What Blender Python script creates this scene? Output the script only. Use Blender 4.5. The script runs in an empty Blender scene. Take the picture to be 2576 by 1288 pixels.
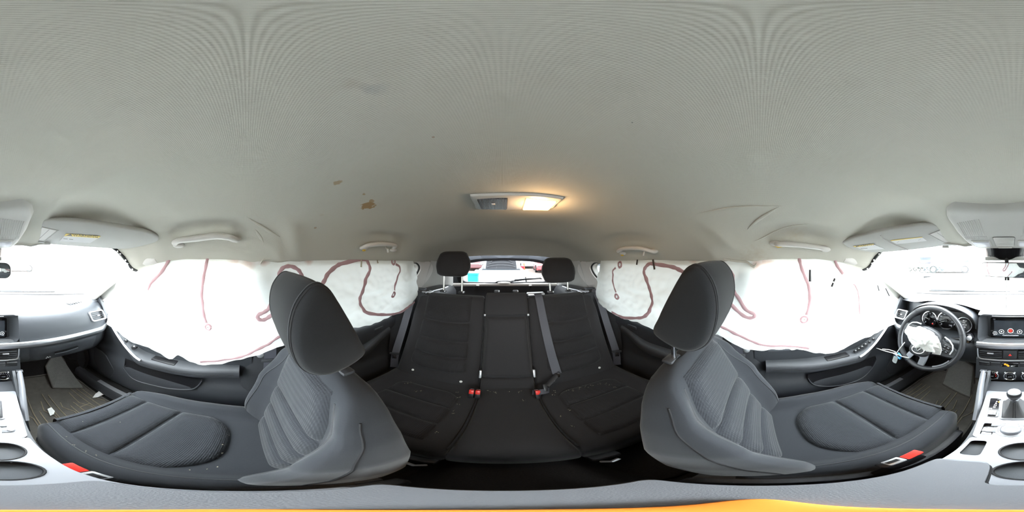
import bpy, bmesh, math, random
from mathutils import Vector, Matrix, noise
R = math.radians
random.seed(7)
SC = bpy.context.scene
COL = SC.collection

# ---------------------------------------------------------------- camera
CX, CZ, YAW = -0.022, 1.45, 3.2          # eye point between the front seats, 1.45 m above the lot
cam_d = bpy.data.cameras.new('camera')
cam_d.type = 'PANO'
try:
    cam_d.panorama_type = 'EQUIRECTANGULAR'
except Exception:
    pass
try:
    cam_d.cycles.panorama_type = 'EQUIRECTANGULAR'
except Exception:
    pass
cam_d.clip_start = 0.005
cam_d.clip_end = 400
cam = bpy.data.objects.new('camera', cam_d)
COL.objects.link(cam)
cam.location = (CX, 0, CZ)
cam.rotation_euler = (R(90), 0, R(-YAW))
SC.camera = cam

# ---------------------------------------------------------------- overcast sky, exposure
W = bpy.data.worlds.new('overcast')
SC.world = W
W.use_nodes = True
bg = W.node_tree.nodes['Background']
bg.inputs['Color'].default_value = (0.93, 0.97, 1.0, 1)
bg.inputs['Strength'].default_value = 4.0
SC.view_settings.view_transform = 'Standard'
SC.view_settings.look = 'None'
SC.view_settings.gamma = 1.0
SC.view_settings.use_curve_mapping = False
SC.view_settings.exposure = 2.75
SC.cycles.max_bounces = 12
SC.cycles.diffuse_bounces = 8
SC.cycles.transparent_max_bounces = 16
SC.cycles.transmission_bounces = 8
SC.cycles.caustics_reflective = False
SC.cycles.caustics_refractive = False
SC.cycles.sample_clamp_indirect = 6.0

# ---------------------------------------------------------------- sight lines (heights are relative to eye level)
def ray(px, py):
    az = (px - 1288) / 1288 * math.pi + R(YAW)
    el = (644 - py) / 1288 * math.pi
    return Vector((math.sin(az) * math.cos(el), math.cos(az) * math.cos(el), math.sin(el)))
EYE = Vector((CX, 0, 0))
def onX(px, py, X):
    d = ray(px, py); return EYE + d * ((X - CX) / d.x)
def onY(px, py, Y):
    d = ray(px, py); return EYE + d * (Y / d.y)
def onZ(px, py, Z):
    d = ray(px, py); return EYE + d * (Z / d.z)
def onD(px, py, D):
    d = ray(px, py); return EYE + d * (D / math.hypot(d.x, d.y))
def onS(px, py, f, side):
    """where the line of sight meets the surface |X| = f(Y, z) on one side of the car"""
    d = ray(px, py); X = side * 0.6
    for _ in range(8):
        p = EYE + d * ((X - CX) / d.x)
        X = side * f(p.y, p.z)
    return EYE + d * ((X - CX) / d.x)

def sstep(a, b, x):
    t = min(1, max(0, (x - a) / (b - a))); return t * t * (3 - 2 * t)
def lerp(a, b, t): return a + (b - a) * t
def interp(tab, x):
    if x <= tab[0][0]: return tab[0][1]
    for (x0, y0), (x1, y1) in zip(tab, tab[1:]):
        if x <= x1:
            return lerp(y0, y1, (x - x0) / (x1 - x0))
    return tab[-1][1]
def sinterp(tab, x):
    if x <= tab[0][0]: return tab[0][1]
    for (x0, y0), (x1, y1) in zip(tab, tab[1:]):
        if x <= x1:
            return lerp(y0, y1, sstep(x0, x1, x))
    return tab[-1][1]
def catmull(pts, n=8, closed=False):
    pts = [Vector(p) for p in pts]; out = []; N = len(pts)
    for i in range(N if closed else N - 1):
        if closed:
            a, b, c, d = pts[i - 1], pts[i], pts[(i + 1) % N], pts[(i + 2) % N]
        else:
            b, c = pts[i], pts[i + 1]
            a = pts[i - 1] if i else b * 2 - c
            d = pts[i + 2] if i + 2 < N else c * 2 - b
        for k in range(n):
            t = k / n
            out.append(0.5 * ((2 * b) + (c - a) * t + (2 * a - 5 * b + 4 * c - d) * t * t + (3 * b - a - 3 * c + d) * t ** 3))
    if not closed: out.append(pts[-1])
    return out
def rrect(w, h, r, n=4):
    """rounded rectangle, 2D, counter-clockwise"""
    o = []
    for cx, cy, a0 in ((w/2-r, h/2-r, 0), (-w/2+r, h/2-r, 90), (-w/2+r, -h/2+r, 180), (w/2-r, -h/2+r, 270)):
        for k in range(n + 1):
            a = R(a0 + 90 * k / n); o.append((cx + r * math.cos(a), cy + r * math.sin(a)))
    return o
def rpoly(pts, r, n=4):
    """round the corners of a 2D polygon"""
    o = []; N = len(pts)
    for i in range(N):
        p = Vector(pts[i]); a = Vector(pts[i - 1]); b = Vector(pts[(i + 1) % N])
        ra = min(r, (a - p).length * .45); rb = min(r, (b - p).length * .45)
        s = p + (a - p).normalized() * ra; e = p + (b - p).normalized() * rb
        for k in range(n + 1):
            t = k / n; o.append(tuple((1-t)**2 * s + 2*t*(1-t) * p + t*t * e))
    return o

# ---------------------------------------------------------------- geometry collector
class G:
    def __init__(s): s.v = []; s.f = []
    def add(s, v, f):
        o = len(s.v); s.v += [tuple(p) for p in v]; s.f += [tuple(i + o for i in q) for q in f]; return s
    def join(s, g, M=None):
        return s.add([(M @ Vector(p)) for p in g.v] if M else g.v, g.f)
    def xf(s, M):
        s.v = [tuple(M @ Vector(p)) for p in s.v]; return s
    def loft(s, loops, cap=True, close=True, ring=False):
        n = len(loops[0]); v = []; f = []
        for l in loops: v += list(l)
        m = len(loops)
        for i in range(m if ring else m - 1):
            for j in range(n if close else n - 1):
                k = (j + 1) % n; i2 = (i + 1) % m
                f.append((i*n + j, i*n + k, i2*n + k, i2*n + j))
        if cap and close and not ring:
            f.append(tuple(range(n))[::-1]); f.append(tuple((m-1)*n + k for k in range(n)))
        return s.add(v, f)
    def grid(s, fn, nu, nv):
        v = [fn(i / nu, j / nv) for j in range(nv + 1) for i in range(nu + 1)]; f = []
        for j in range(nv):
            for i in range(nu):
                a = j * (nu + 1) + i; f.append((a, a + 1, a + nu + 2, a + nu + 1))
        return s.add(v, f)
    def tube(s, path, r, n=8, closed=False, flat=1.0, up=None):
        path = [Vector(p) for p in path]; N = len(path); loops = []; prev = None
        for i, p in enumerate(path):
            if closed: t = path[(i + 1) % N] - path[i - 1]
            else: t = path[min(i + 1, N - 1)] - path[max(i - 1, 0)]
            if t.length < 1e-9: t = Vector((0, 0, 1))
            t.normalize()
            a = Vector(up) if up is not None else (prev if prev is not None else (Vector((0, 0, 1)) if abs(t.z) < .9 else Vector((1, 0, 0))))
            b = t.cross(a)
            if b.length < 1e-6: b = t.cross(Vector((1, .3, .2)))
            b.normalize(); a = b.cross(t).normalized(); prev = a
            rr = r[i] if isinstance(r, (list, tuple)) else r
            loops.append([p + (b * math.cos(2*math.pi*k/n) * rr + a * math.sin(2*math.pi*k/n) * rr * flat) for k in range(n)])
        return s.loft(loops, cap=True, ring=closed)
    def prism(s, poly, vec, bevel=0.0):
        """polygon of 3D points extruded along vec; bevel insets the far face"""
        poly = [Vector(p) for p in poly]; vec = Vector(vec)
        c = sum(poly, Vector()) / len(poly); loops = [poly]
        if bevel:
            L = vec.length; u = vec / L
            loops.append([p + vec - u * min(bevel, L * .8) for p in poly])
            top = []
            for p in poly:
                d = c - p; d -= u * d.dot(u); ln = d.length
                top.append(p + vec + (d / ln * min(bevel, ln * .5) if ln > 1e-6 else d))
            loops.append(top)
        else:
            loops.append([p + vec for p in poly])
        return s.loft(loops)
    def box(s, c, size, bevel=0.0, M=None, seg=2):
        bm = bmesh.new(); bmesh.ops.create_cube(bm, size=1.0)
        bmesh.ops.scale(bm, vec=size, verts=bm.verts)
        if bevel: bmesh.ops.bevel(bm, geom=list(bm.edges), offset=bevel, segments=seg, affect='EDGES', profile=.5, clamp_overlap=True)
        bm.verts.index_update()
        T = Matrix.Translation(c) @ (M.to_4x4() if M else Matrix())
        s.add([T @ v.co for v in bm.verts], [[v.index for v in f.verts] for f in bm.faces]); bm.free(); return s
    def lathe(s, prof, c=(0, 0, 0), M=None, n=24, cap=True):
        """profile of (radius, height) spun about the local z axis"""
        T = Matrix.Translation(c) @ (M.to_4x4() if M else Matrix())
        loops = [[T @ Vector((r * math.cos(2*math.pi*k/n), r * math.sin(2*math.pi*k/n), h)) for k in range(n)] for r, h in prof]
        return s.loft(loops, cap=cap)
    def sphere(s, c, rad, n=12, m=8):
        loops = []
        for j in range(m + 1):
            a = math.pi * (j / m) * .998 + .001
            loops.append([(c[0] + rad[0] * math.sin(a) * math.cos(2*math.pi*k/n), c[1] + rad[1] * math.sin(a) * math.sin(2*math.pi*k/n), c[2] - rad[2] * math.cos(a)) for k in range(n)])
        return s.loft(loops)
def face_frame(n, up=(0, 0, 1)):
    """rotation whose z axis is n and whose y axis is as close to up as it can be"""
    n = Vector(n).normalized(); up = Vector(up); x = up.cross(n).normalized(); y = n.cross(x)
    return Matrix((x, y, n)).transposed()

# ---------------------------------------------------------------- objects
def _mesh(name, g, m, smooth):
    base = g.org if hasattr(g, 'org') else Vector((0, 0, 0))
    me = bpy.data.meshes.new(name)
    me.from_pydata([Vector(p) - base for p in g.v], [], g.f)
    bm = bmesh.new(); bm.from_mesh(me); bmesh.ops.recalc_face_normals(bm, faces=bm.faces); bm.to_mesh(me); bm.free()
    me.update()
    me.materials.append(M_(m))
    if smooth:
        me.polygons.foreach_set('use_smooth', [True] * len(me.polygons))
        if smooth is not True:
            try: me.set_sharp_from_angle(angle=R(smooth))
            except Exception: pass
    return me
def root_of(o):
    while o.parent: o = o.parent
    return o
def obj(name, g, m, parent=None, smooth=40, label=None, kind=None):
    if parent is not None: g.org = Vector(root_of(parent)['_b'])
    else:
        xs = [min(p[i] for p in g.v) for i in range(3)]; ys = [max(p[i] for p in g.v) for i in range(3)]
        g.org = Vector(((xs[0] + ys[0]) / 2, (xs[1] + ys[1]) / 2, xs[2]))
    o = bpy.data.objects.new(name, _mesh(name, g, m, smooth)); COL.objects.link(o)
    if parent is not None: o.parent = parent
    else:
        o.location = g.org + Vector((0, 0, CZ)); o['_b'] = tuple(g.org)
    if label: o['label'] = label
    if kind: o['kind'] = kind
    return o
def tag(o, label, cat, group=None):
    o['label'] = label; o['category'] = cat
    if group: o['group'] = group
    return o
def thing(name, label, cat, loc, group=None, kind=None):
    o = bpy.data.objects.new(name, None); COL.objects.link(o)
    o.location = Vector(loc) + Vector((0, 0, CZ)); o['_b'] = tuple(loc)
    o.empty_display_size = .05
    o['label'] = label; o['category'] = cat
    if group: o['group'] = group
    if kind: o['kind'] = kind
    return o
def struct(name, g, m, label, smooth=40, parent=None):
    o = obj(name, g, m, parent, smooth)
    if parent is None:
        o['kind'] = 'structure'; o['label'] = label
    return o
def struct_root(name, label, loc):
    o = bpy.data.objects.new(name, None); COL.objects.link(o)
    o.location = Vector(loc) + Vector((0, 0, CZ)); o['_b'] = tuple(loc); o.empty_display_size = .05
    o['kind'] = 'structure'; o['label'] = label
    return o
def text_g(body, size, ex=0.0004, align='CENTER', mirror=False, space=1.0, shear=0.0):
    """lettering as a mesh in its own x-y plane"""
    cu = bpy.data.curves.new('lettering', 'FONT'); cu.body = body; cu.size = size; cu.align_x = align; cu.align_y = 'CENTER'
    cu.extrude = ex; cu.resolution_u = 2; cu.space_character = space; cu.shear = shear
    o = bpy.data.objects.new('lettering', cu); COL.objects.link(o)
    dg = bpy.context.evaluated_depsgraph_get(); me = o.evaluated_get(dg).to_mesh()
    g = G(); g.add([(-v.co.x if mirror else v.co.x, v.co.y, v.co.z) for v in me.vertices], [list(p.vertices) for p in me.polygons])
    o.evaluated_get(dg).to_mesh_clear(); bpy.data.objects.remove(o); bpy.data.curves.remove(cu)
    return g
def place(g, c, n, up=(0, 0, 1)):
    return g.xf(Matrix.Translation(c) @ face_frame(n, up).to_4x4())

# ---------------------------------------------------------------- materials
MATS = {}
def M_(m): return MATS[m] if isinstance(m, str) else m
def mat(name, col, rough=.6, metal=0.0, spec=.5, noise_amt=0.0, noise_scale=60, bump=0.0, bump_scale=400, ribs=None, sheen=0.0, emit=None, estr=0.0, coat=0.0, trans=0.0):
    m = bpy.data.materials.new(name); m.use_nodes = True; MATS[name] = m
    nt = m.node_tree; N = nt.nodes; L = nt.links; p = N['Principled BSDF']
    p.inputs['Base Color'].default_value = (*col, 1); p.inputs['Roughness'].default_value = rough
    p.inputs['Metallic'].default_value = metal; p.inputs['Specular IOR Level'].default_value = spec
    if sheen: p.inputs['Sheen Weight'].default_value = sheen; p.inputs['Sheen Roughness'].default_value = .4
    if coat: p.inputs['Coat Weight'].default_value = coat; p.inputs['Coat Roughness'].default_value = .1
    if emit: p.inputs['Emission Color'].default_value = (*emit, 1); p.inputs['Emission Strength'].default_value = estr
    tc = N.new('ShaderNodeTexCoord')
    if noise_amt:
        n = N.new('ShaderNodeTexNoise'); n.inputs['Scale'].default_value = noise_scale; n.inputs['Detail'].default_value = 5
        L.new(tc.outputs['Object'], n.inputs['Vector'])
        mx = N.new('ShaderNodeMixRGB'); mx.inputs['Color1'].default_value = (*[c * (1 - noise_amt) for c in col], 1)
        mx.inputs['Color2'].default_value = (*[min(1, c * (1 + noise_amt)) for c in col], 1)
        L.new(n.outputs['Fac'], mx.inputs['Fac']); L.new(mx.outputs['Color'], p.inputs['Base Color'])
    last = None
    if ribs:
        for axis, period, dist in ribs:
            w = N.new('ShaderNodeTexWave'); w.bands_direction = axis; w.inputs['Scale'].default_value = 2 * math.pi / (20 * period)
            w.inputs['Distortion'].default_value = 0; L.new(tc.outputs['Object'], w.inputs['Vector'])
            b = N.new('ShaderNodeBump'); b.inputs['Distance'].default_value = dist; b.inputs['Strength'].default_value = .8
            L.new(w.outputs['Fac'], b.inputs['Height'])
            if last: L.new(last.outputs['Normal'], b.inputs['Normal'])
            last = b
    if bump:
        n2 = N.new('ShaderNodeTexNoise'); n2.inputs['Scale'].default_value = bump_scale; n2.inputs['Detail'].default_value = 3
        L.new(tc.outputs['Object'], n2.inputs['Vector'])
        b = N.new('ShaderNodeBump'); b.inputs['Distance'].default_value = bump; b.inputs['Strength'].default_value = .7
        L.new(n2.outputs['Fac'], b.inputs['Height'])
        if last: L.new(last.outputs['Normal'], b.inputs['Normal'])
        last = b
    if last: L.new(last.outputs['Normal'], p.inputs['Normal'])
    return m
def glass(name, tint, refl=.06):
    m = bpy.data.materials.new(name); m.use_nodes = True; MATS[name] = m
    nt = m.node_tree; N = nt.nodes; L = nt.links; N.remove(N['Principled BSDF'])
    t = N.new('ShaderNodeBsdfTransparent'); t.inputs['Color'].default_value = (*tint, 1)
    g = N.new('ShaderNodeBsdfGlossy'); g.inputs['Roughness'].default_value = .02
    lw = N.new('ShaderNodeLayerWeight'); lw.inputs['Blend'].default_value = .5
    pw = N.new('ShaderNodeMath'); pw.operation = 'POWER'; pw.inputs[1].default_value = 5; L.new(lw.outputs['Facing'], pw.inputs[0])
    fr = N.new('ShaderNodeMath'); fr.operation = 'MULTIPLY_ADD'; fr.inputs[1].default_value = .6; fr.inputs[2].default_value = .05; L.new(pw.outputs[0], fr.inputs[0])
    mx = N.new('ShaderNodeMixShader'); L.new(fr.outputs[0], mx.inputs['Fac']); L.new(t.outputs[0], mx.inputs[1]); L.new(g.outputs[0], mx.inputs[2])
    L.new(mx.outputs[0], N['Material Output'].inputs['Surface']); return m
def cloth_translucent(name, col, frac, bump=.002):
    m = bpy.data.materials.new(name); m.use_nodes = True; MATS[name] = m
    nt = m.node_tree; N = nt.nodes; L = nt.links; N.remove(N['Principled BSDF'])
    d = N.new('ShaderNodeBsdfDiffuse'); t = N.new('ShaderNodeBsdfTranslucent'); mx = N.new('ShaderNodeMixShader')
    d.inputs['Color'].default_value = (*col, 1); t.inputs['Color'].default_value = (*col, 1); mx.inputs['Fac'].default_value = frac
    tc = N.new('ShaderNodeTexCoord'); n = N.new('ShaderNodeTexNoise'); n.inputs['Scale'].default_value = 14; n.inputs['Detail'].default_value = 4; n.inputs['Distortion'].default_value = 1.2
    L.new(tc.outputs['Object'], n.inputs['Vector'])
    b = N.new('ShaderNodeBump'); b.inputs['Distance'].default_value = bump; b.inputs['Strength'].default_value = .8; L.new(n.outputs['Fac'], b.inputs['Height'])
    L.new(b.outputs['Normal'], d.inputs['Normal'])
    L.new(d.outputs[0], mx.inputs[1]); L.new(t.outputs[0], mx.inputs[2]); L.new(mx.outputs[0], N['Material Output'].inputs['Surface'])
    return m

# headliner cloth: a fine weave with a few brown stains and a painted lens flare
HL = mat('headliner', (.50, .49, .43), rough=.95, spec=.1, ribs=[('X', .0026, .00016), ('Y', .0022, .00016)])
mat('trim_grey', (.46, .455, .43), rough=.55, bump=.0003, bump_scale=900)
mat('trim_light', (.62, .60, .57), rough=.55, bump=.0003, bump_scale=900)
mat('handle_grey', (.58, .57, .54), rough=.4)
mat('visor_grey', (.44, .44, .42), rough=.7, bump=.0002, bump_scale=1500)
mat('dark_plastic', (.035, .037, .042), rough=.48, bump=.0004, bump_scale=900)
mat('dash_plastic', (.055, .06, .07), rough=.45, bump=.0004, bump_scale=800)
mat('black_plastic', (.012, .012, .014), rough=.4)
mat('gloss_black', (.008, .008, .01), rough=.12)
mat('seat_cloth', (.034, .037, .043), rough=.92, spec=.15, noise_amt=.12, noise_scale=500, bump=.0004, bump_scale=1500, sheen=.25)
mat('seat_insert', (.032, .035, .041), rough=.9, spec=.15, ribs=[('X', .006, .0006), ('Y', .0045, .0006), ('Z', .0045, .0003)], sheen=.25)
mat('rear_cloth', (.036, .035, .037), rough=.93, spec=.12, noise_amt=.15, noise_scale=400, bump=.0004, bump_scale=1500, sheen=.2)
mat('rear_insert', (.031, .030, .032), rough=.93, spec=.12, ribs=[('X', .006, .0005), ('Z', .005, .0006)], sheen=.2)
mat('headrest_cloth', (.023, .024, .026), rough=.95, spec=.1, noise_amt=.12, noise_scale=500, bump=.0004, bump_scale=1500, sheen=.12)
mat('stitch', (.045, .047, .052), rough=.8)
mat('seam_dark', (.014, .014, .016), rough=.9)
mat('carpet', (.022, .021, .021), rough=1.0, spec=.05, noise_amt=.4, noise_scale=300, bump=.002, bump_scale=700)
mat('rubber_mat', (.085, .078, .068), rough=.8, noise_amt=.35, noise_scale=25, bump=.0006, bump_scale=500)
mat('mat_ridge', (.24, .20, .14), rough=.9, noise_amt=.45, noise_scale=90)
mat('mat_pad', (.17, .17, .16), rough=.9, ribs=[('X', .006, .0006)], noise_amt=.2, noise_scale=60)
mat('silver', (.62, .63, .66), rough=.28, metal=.85)
mat('satin_silver', (.60, .61, .64), rough=.4, metal=.7)
mat('chrome', (.75, .75, .77), rough=.12, metal=1.0)
mat('steel_post', (.62, .62, .56), rough=.25, metal=1.0)
mat('white_card', (.85, .85, .83), rough=.7)
mat('label_white', (.66, .66, .66), rough=.6)
mat('label_yellow', (.80, .62, .18), rough=.6)
mat('label_print', (.18, .18, .18), rough=.7)
mat('yellow_tag', (.75, .50, .06), rough=.6)
mat('buckle_red', (.85, .04, .03), rough=.35, emit=(1, .05, .03), estr=0.0)
mat('belt', (.075, .077, .095), rough=.6, ribs=[('X', .004, .0002)])
mat('orange_plastic', (.85, .26, .03), rough=.5)
mat('rubber', (.015, .015, .016), rough=.7)
mat('crumb', (.30, .27, .20), rough=.9)
mat('leather_black', (.028, .029, .033), rough=.35, bump=.0003, bump_scale=900)
mat('boot_leather', (.10, .10, .105), rough=.5, bump=.0006, bump_scale=300)
glass('glass_clear', (.94, .97, .96)); glass('glass_door', (.70, .73, .72)); glass('glass_tinted', (.125, .133, .133)); glass('glass_rear', (.20, .21, .215))
cloth_translucent('airbag', (.86, .90, .89), .37)
cloth_translucent('airbag_seam', (.47, .31, .33), .25)
cloth_translucent('airbag_limp', (.92, .92, .90), .2, bump=.006)
# ================================================================ THE CABIN SHELL
# axes: x to the driver's side, y to the tailgate, z up (0 = eye level)
FLOOR = -1.08
def side(z):                                   # inner face of the body side, leaning in above the belt line
    return .745 if z <= -.42 else .745 - .31 * (z + .42)
def header(x): return -.70 + .62 * x * x       # top edge of the windscreen in plan
def zc(y):                                     # headliner height on the centre line
    return sinterp([(-.72, .050), (-.36, .152), (.0, .162), (.7, .158), (1.1, .12), (1.5, .005)], y)
def roof_z(x, y):
    a = abs(x) / .585
    edge = sinterp([(-.60, -.078), (-.47, -.046), (-.38, -.022), (-.22, -.006), (.25, -.012), (1.1, -.03), (1.5, -.06)], y)
    k = a ** lerp(3.6, 8.0, sstep(-.28, -.50, y))
    z = zc(y) * (1 - k) + edge * k
    # hollows around the four grab handles and the sunken sun-visor beds
    for hy, hl, dep in ((-.13, .135, .016), (.55, .15, .014)):
        d = ((abs(x) - .50) / .05) ** 2 + ((y - hy) / hl) ** 2
        z += dep * math.exp(-d * d * .6)
    # raised ribs running back from the visors beside the overhead console
    d = (abs(x + .0) - .19 - max(0, (y + .40)) * .12) / .022
    z -= .007 * math.exp(-d * d) * sstep(-.05, -.35, y)
    return z
g = G()
def roof_pt(u, v):
    x = (2 * u - 1) * .585
    y0 = header(x) + .0; y = lerp(y0, 1.5, v)
    z = roof_z(x, y)
    # sagging cloth over the B-pillars where the airbag burst out
    z -= .012 * math.exp(-((abs(x) - .52) / .07) ** 2 - ((y - .14) / .06) ** 2) * (1 + .6 * math.sin(y * 60 + x * 40))
    z += .004 * noise.noise(Vector((x * 9, y * 7, 1.7))) * sstep(.30, .5, abs(x)) * sstep(-.2, .1, y) * sstep(.7, .4, y)
    return Vector((x, y, z))
g.grid(roof_pt, 90, 150)
# down-turned lip along both sides and both ends
for s in (-1, 1):
    def lip(u, v, s=s):
        p = roof_pt(0 if s < 0 else 1, u)
        sag = .022 * math.exp(-((p.y - .02) / .03) ** 2) + .006 * math.sin(p.y * 23) * .4
        return Vector((p.x + s * .022 * math.sin(v * 1.6), p.y, p.z - (.022 + sag + .034 * sstep(-.20, -.40, p.y)) * v + 0.004 * (v > .7)))
    g.grid(lip, 120, 4)
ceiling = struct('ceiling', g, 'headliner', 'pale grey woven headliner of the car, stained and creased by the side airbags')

for pts in ([(655, 664), (662, 655), (672, 650), (700, 647), (740, 645), (770, 645), (781, 649)], [(1822, 652), (1850, 657), (1878, 660), (1890, 668), (1897, 672), (1903, 664)]):
    h = catmull([onX(a, b, -.588 if a < 1288 else .588) for a, b in pts], 5); g = G()
    g.loft([[p + Vector((0, 0, .006)), p + Vector((0, 0, .001)), p + Vector((-math.copysign(.010, p.x), 0, -.003)), p + Vector((-math.copysign(.012, p.x), 0, .004))] for p in h]); obj('torn_edge', g, 'headliner', ceiling, smooth=40)
# headliner material: stains with a shape of their own, plus a painted lens flare
def stain_flare_nodes():
    nt = HL.node_tree; N = nt.nodes; L = nt.links; p = N['Principled BSDF']
    geo = N.new('ShaderNodeNewGeometry')
    col = None
    base = (.50, .49, .43, 1)
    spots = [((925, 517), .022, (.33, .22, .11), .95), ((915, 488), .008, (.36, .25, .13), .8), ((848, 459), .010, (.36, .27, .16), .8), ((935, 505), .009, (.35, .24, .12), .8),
             ((890, 213), .013, (.36, .30, .25), .45), ((938, 225), .012, (.28, .29, .31), .45), ((1090, 345), .0022, (.34, .24, .18), .8), ((1530, 345), .0018, (.12, .12, .12), .9), ((1590, 307), .0014, (.12, .12, .12), .9),  # first two: lens flare smear, brown to slate, painted into the cloth colour
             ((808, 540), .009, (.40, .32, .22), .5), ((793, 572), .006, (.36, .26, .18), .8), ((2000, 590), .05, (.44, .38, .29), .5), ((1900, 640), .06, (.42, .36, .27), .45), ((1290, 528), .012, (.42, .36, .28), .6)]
    n = N.new('ShaderNodeTexNoise'); n.inputs['Scale'].default_value = 70; n.inputs['Detail'].default_value = 6; L.new(geo.outputs['Position'], n.inputs['Vector'])
    nb = N.new('ShaderNodeTexNoise'); nb.inputs['Scale'].default_value = 5; nb.inputs['Detail'].default_value = 3; L.new(geo.outputs['Position'], nb.inputs['Vector'])
    m0 = N.new('ShaderNodeMixRGB'); m0.inputs['Color1'].default_value = (.475, .475, .43, 1); m0.inputs['Color2'].default_value = (.525, .51, .445, 1); L.new(nb.outputs['Fac'], m0.inputs['Fac'])
    last = m0.outputs['Color']
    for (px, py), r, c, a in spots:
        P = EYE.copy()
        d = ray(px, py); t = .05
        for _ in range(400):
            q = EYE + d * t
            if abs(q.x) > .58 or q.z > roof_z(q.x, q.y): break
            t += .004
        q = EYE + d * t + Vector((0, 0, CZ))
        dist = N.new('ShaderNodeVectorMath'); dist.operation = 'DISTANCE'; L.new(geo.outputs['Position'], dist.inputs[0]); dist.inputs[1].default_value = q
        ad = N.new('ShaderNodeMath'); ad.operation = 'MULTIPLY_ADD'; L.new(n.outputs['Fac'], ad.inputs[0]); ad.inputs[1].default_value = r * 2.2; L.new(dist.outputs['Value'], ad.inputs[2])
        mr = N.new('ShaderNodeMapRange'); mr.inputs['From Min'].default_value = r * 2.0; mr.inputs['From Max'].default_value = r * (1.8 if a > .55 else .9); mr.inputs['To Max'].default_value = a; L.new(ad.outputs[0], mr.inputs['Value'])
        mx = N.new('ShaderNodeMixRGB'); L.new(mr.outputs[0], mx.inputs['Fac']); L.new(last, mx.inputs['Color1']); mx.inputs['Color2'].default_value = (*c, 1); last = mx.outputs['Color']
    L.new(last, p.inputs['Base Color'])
stain_flare_nodes()

# floor pan with the centre tunnel
g = G()
def floor_pt(u, v):
    x = (2 * u - 1) * .74; y = lerp(-1.30, 1.80, v)
    z = FLOOR + .13 * sstep(.17, .08, abs(x)) * sstep(.42, .30, y) + .30 * sstep(-1.02, -1.28, y) + .12 * sstep(.42, .62, y)
    z += .10 * sstep(.60, .68, abs(x))
    return Vector((x, y, z))
g.grid(floor_pt, 60, 110)
struct('floor', g, 'carpet', 'black carpeted car floor with raised centre tunnel')

# body sides with window openings
def poly_holes(outer, holes, to3d, thick):
    bm = bmesh.new(); edges = []
    for loop in [outer] + holes:
        vs = [bm.verts.new((p[0], p[1], 0)) for p in loop]
        edges += [bm.edges.new((vs[i], vs[(i + 1) % len(vs)])) for i in range(len(vs))]
    bmesh.ops.triangle_fill(bm, use_beauty=True, use_dissolve=False, edges=edges)
    bmesh.ops.subdivide_edges(bm, edges=[e for e in bm.edges if e.calc_length() > .25], cuts=2)
    bmesh.ops.triangulate(bm, faces=bm.faces)
    bm.verts.index_update()
    V = [v.co.copy() for v in bm.verts]; F = [[v.index for v in f.verts] for f in bm.faces]
    B = [(e.verts[0].index, e.verts[1].index) for e in bm.edges if len(e.link_faces) == 1]
    bm.free(); n = len(V); g = G()
    g.add([to3d(v.x, v.y, 0) for v in V] + [to3d(v.x, v.y, thick) for v in V],
          F + [[i + n for i in reversed(f)] for f in F] + [(a, b, b + n, a + n) for a, b in B])
    return g
WIN = {
    'front': rpoly([(-.92, -.345), (-.62, -.175), (-.385, -.055), (-.20, -.004), (.00, .0), (.035, -.42), (-.86, -.42)], .03),
    'rear': rpoly([(.105, .0), (.55, .0), (.74, -.02), (.845, -.10), (.86, -.25), (.80, -.42), (.115, -.42)], .05),
    'quarter': rpoly([(.90, -.05), (1.02, -.045), (1.085, -.075), (1.10, -.105), (1.075, -.15), (1.0, -.20), (.92, -.26)], .03),
}
outer = [(-1.36, -1.16), (1.86, -1.16), (1.86, -.30), (1.55, .10), (-.36, .10), (-.44, .0), (-.62, -.085), (-1.02, -.29), (-1.36, -.36)]
for nm, s in (('left', -1), ('right', 1)):
    f = lambda a, b, t, s=s: Vector((s * (side(b) + t), a, b))
    struct('wall_' + nm, poly_holes(outer, list(WIN.values()), f, .05), 'trim_grey', ('passenger' if s < 0 else 'driver') + ' side of the car body with three window openings', smooth=False)
glass_n = 1
def window(g, m, label):
    global glass_n
    o = struct('window_%d' % glass_n, g, m, label); glass_n += 1; return o
for s, who in ((-1, 'passenger'), (1, 'driver')):
    for k, (nm, poly) in enumerate(WIN.items()):
        g = G(); c = Vector((0, sum(p[0] for p in poly) / len(poly), sum(p[1] for p in poly) / len(poly)))
        big = [(c.y + (p[0] - c.y) * 1.03, c.z + (p[1] - c.z) * 1.03) for p in poly]
        rings = []
        for q in (1.0, .5):
            rings.append([(s * (side(c.z + (b - c.z) * q) + .03), c.y + (a - c.y) * q, c.z + (b - c.z) * q) for a, b in big])
        g.loft(rings, cap=False); n = len(big); g.f.append(tuple(range(n, 2 * n)))
        window(g, 'glass_door' if nm == 'front' else 'glass_tinted', {'front': 'clear front door glass', 'rear': 'dark tinted rear door glass', 'quarter': 'small tinted quarter glass behind the rear door'}[nm] + ' on the %s side' % who)
# rubber surround of the quarter windows
for s, who in ((-1, 'passenger'), (1, 'driver')):
    g = G(); g.tube([(s * (side(b) - .004), a, b) for a, b in WIN['quarter']], .008, 6, closed=True)
    struct('trim_%d' % (1 if s < 0 else 2), g, 'rubber', 'black rubber seal around the %s side quarter window' % who)

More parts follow.
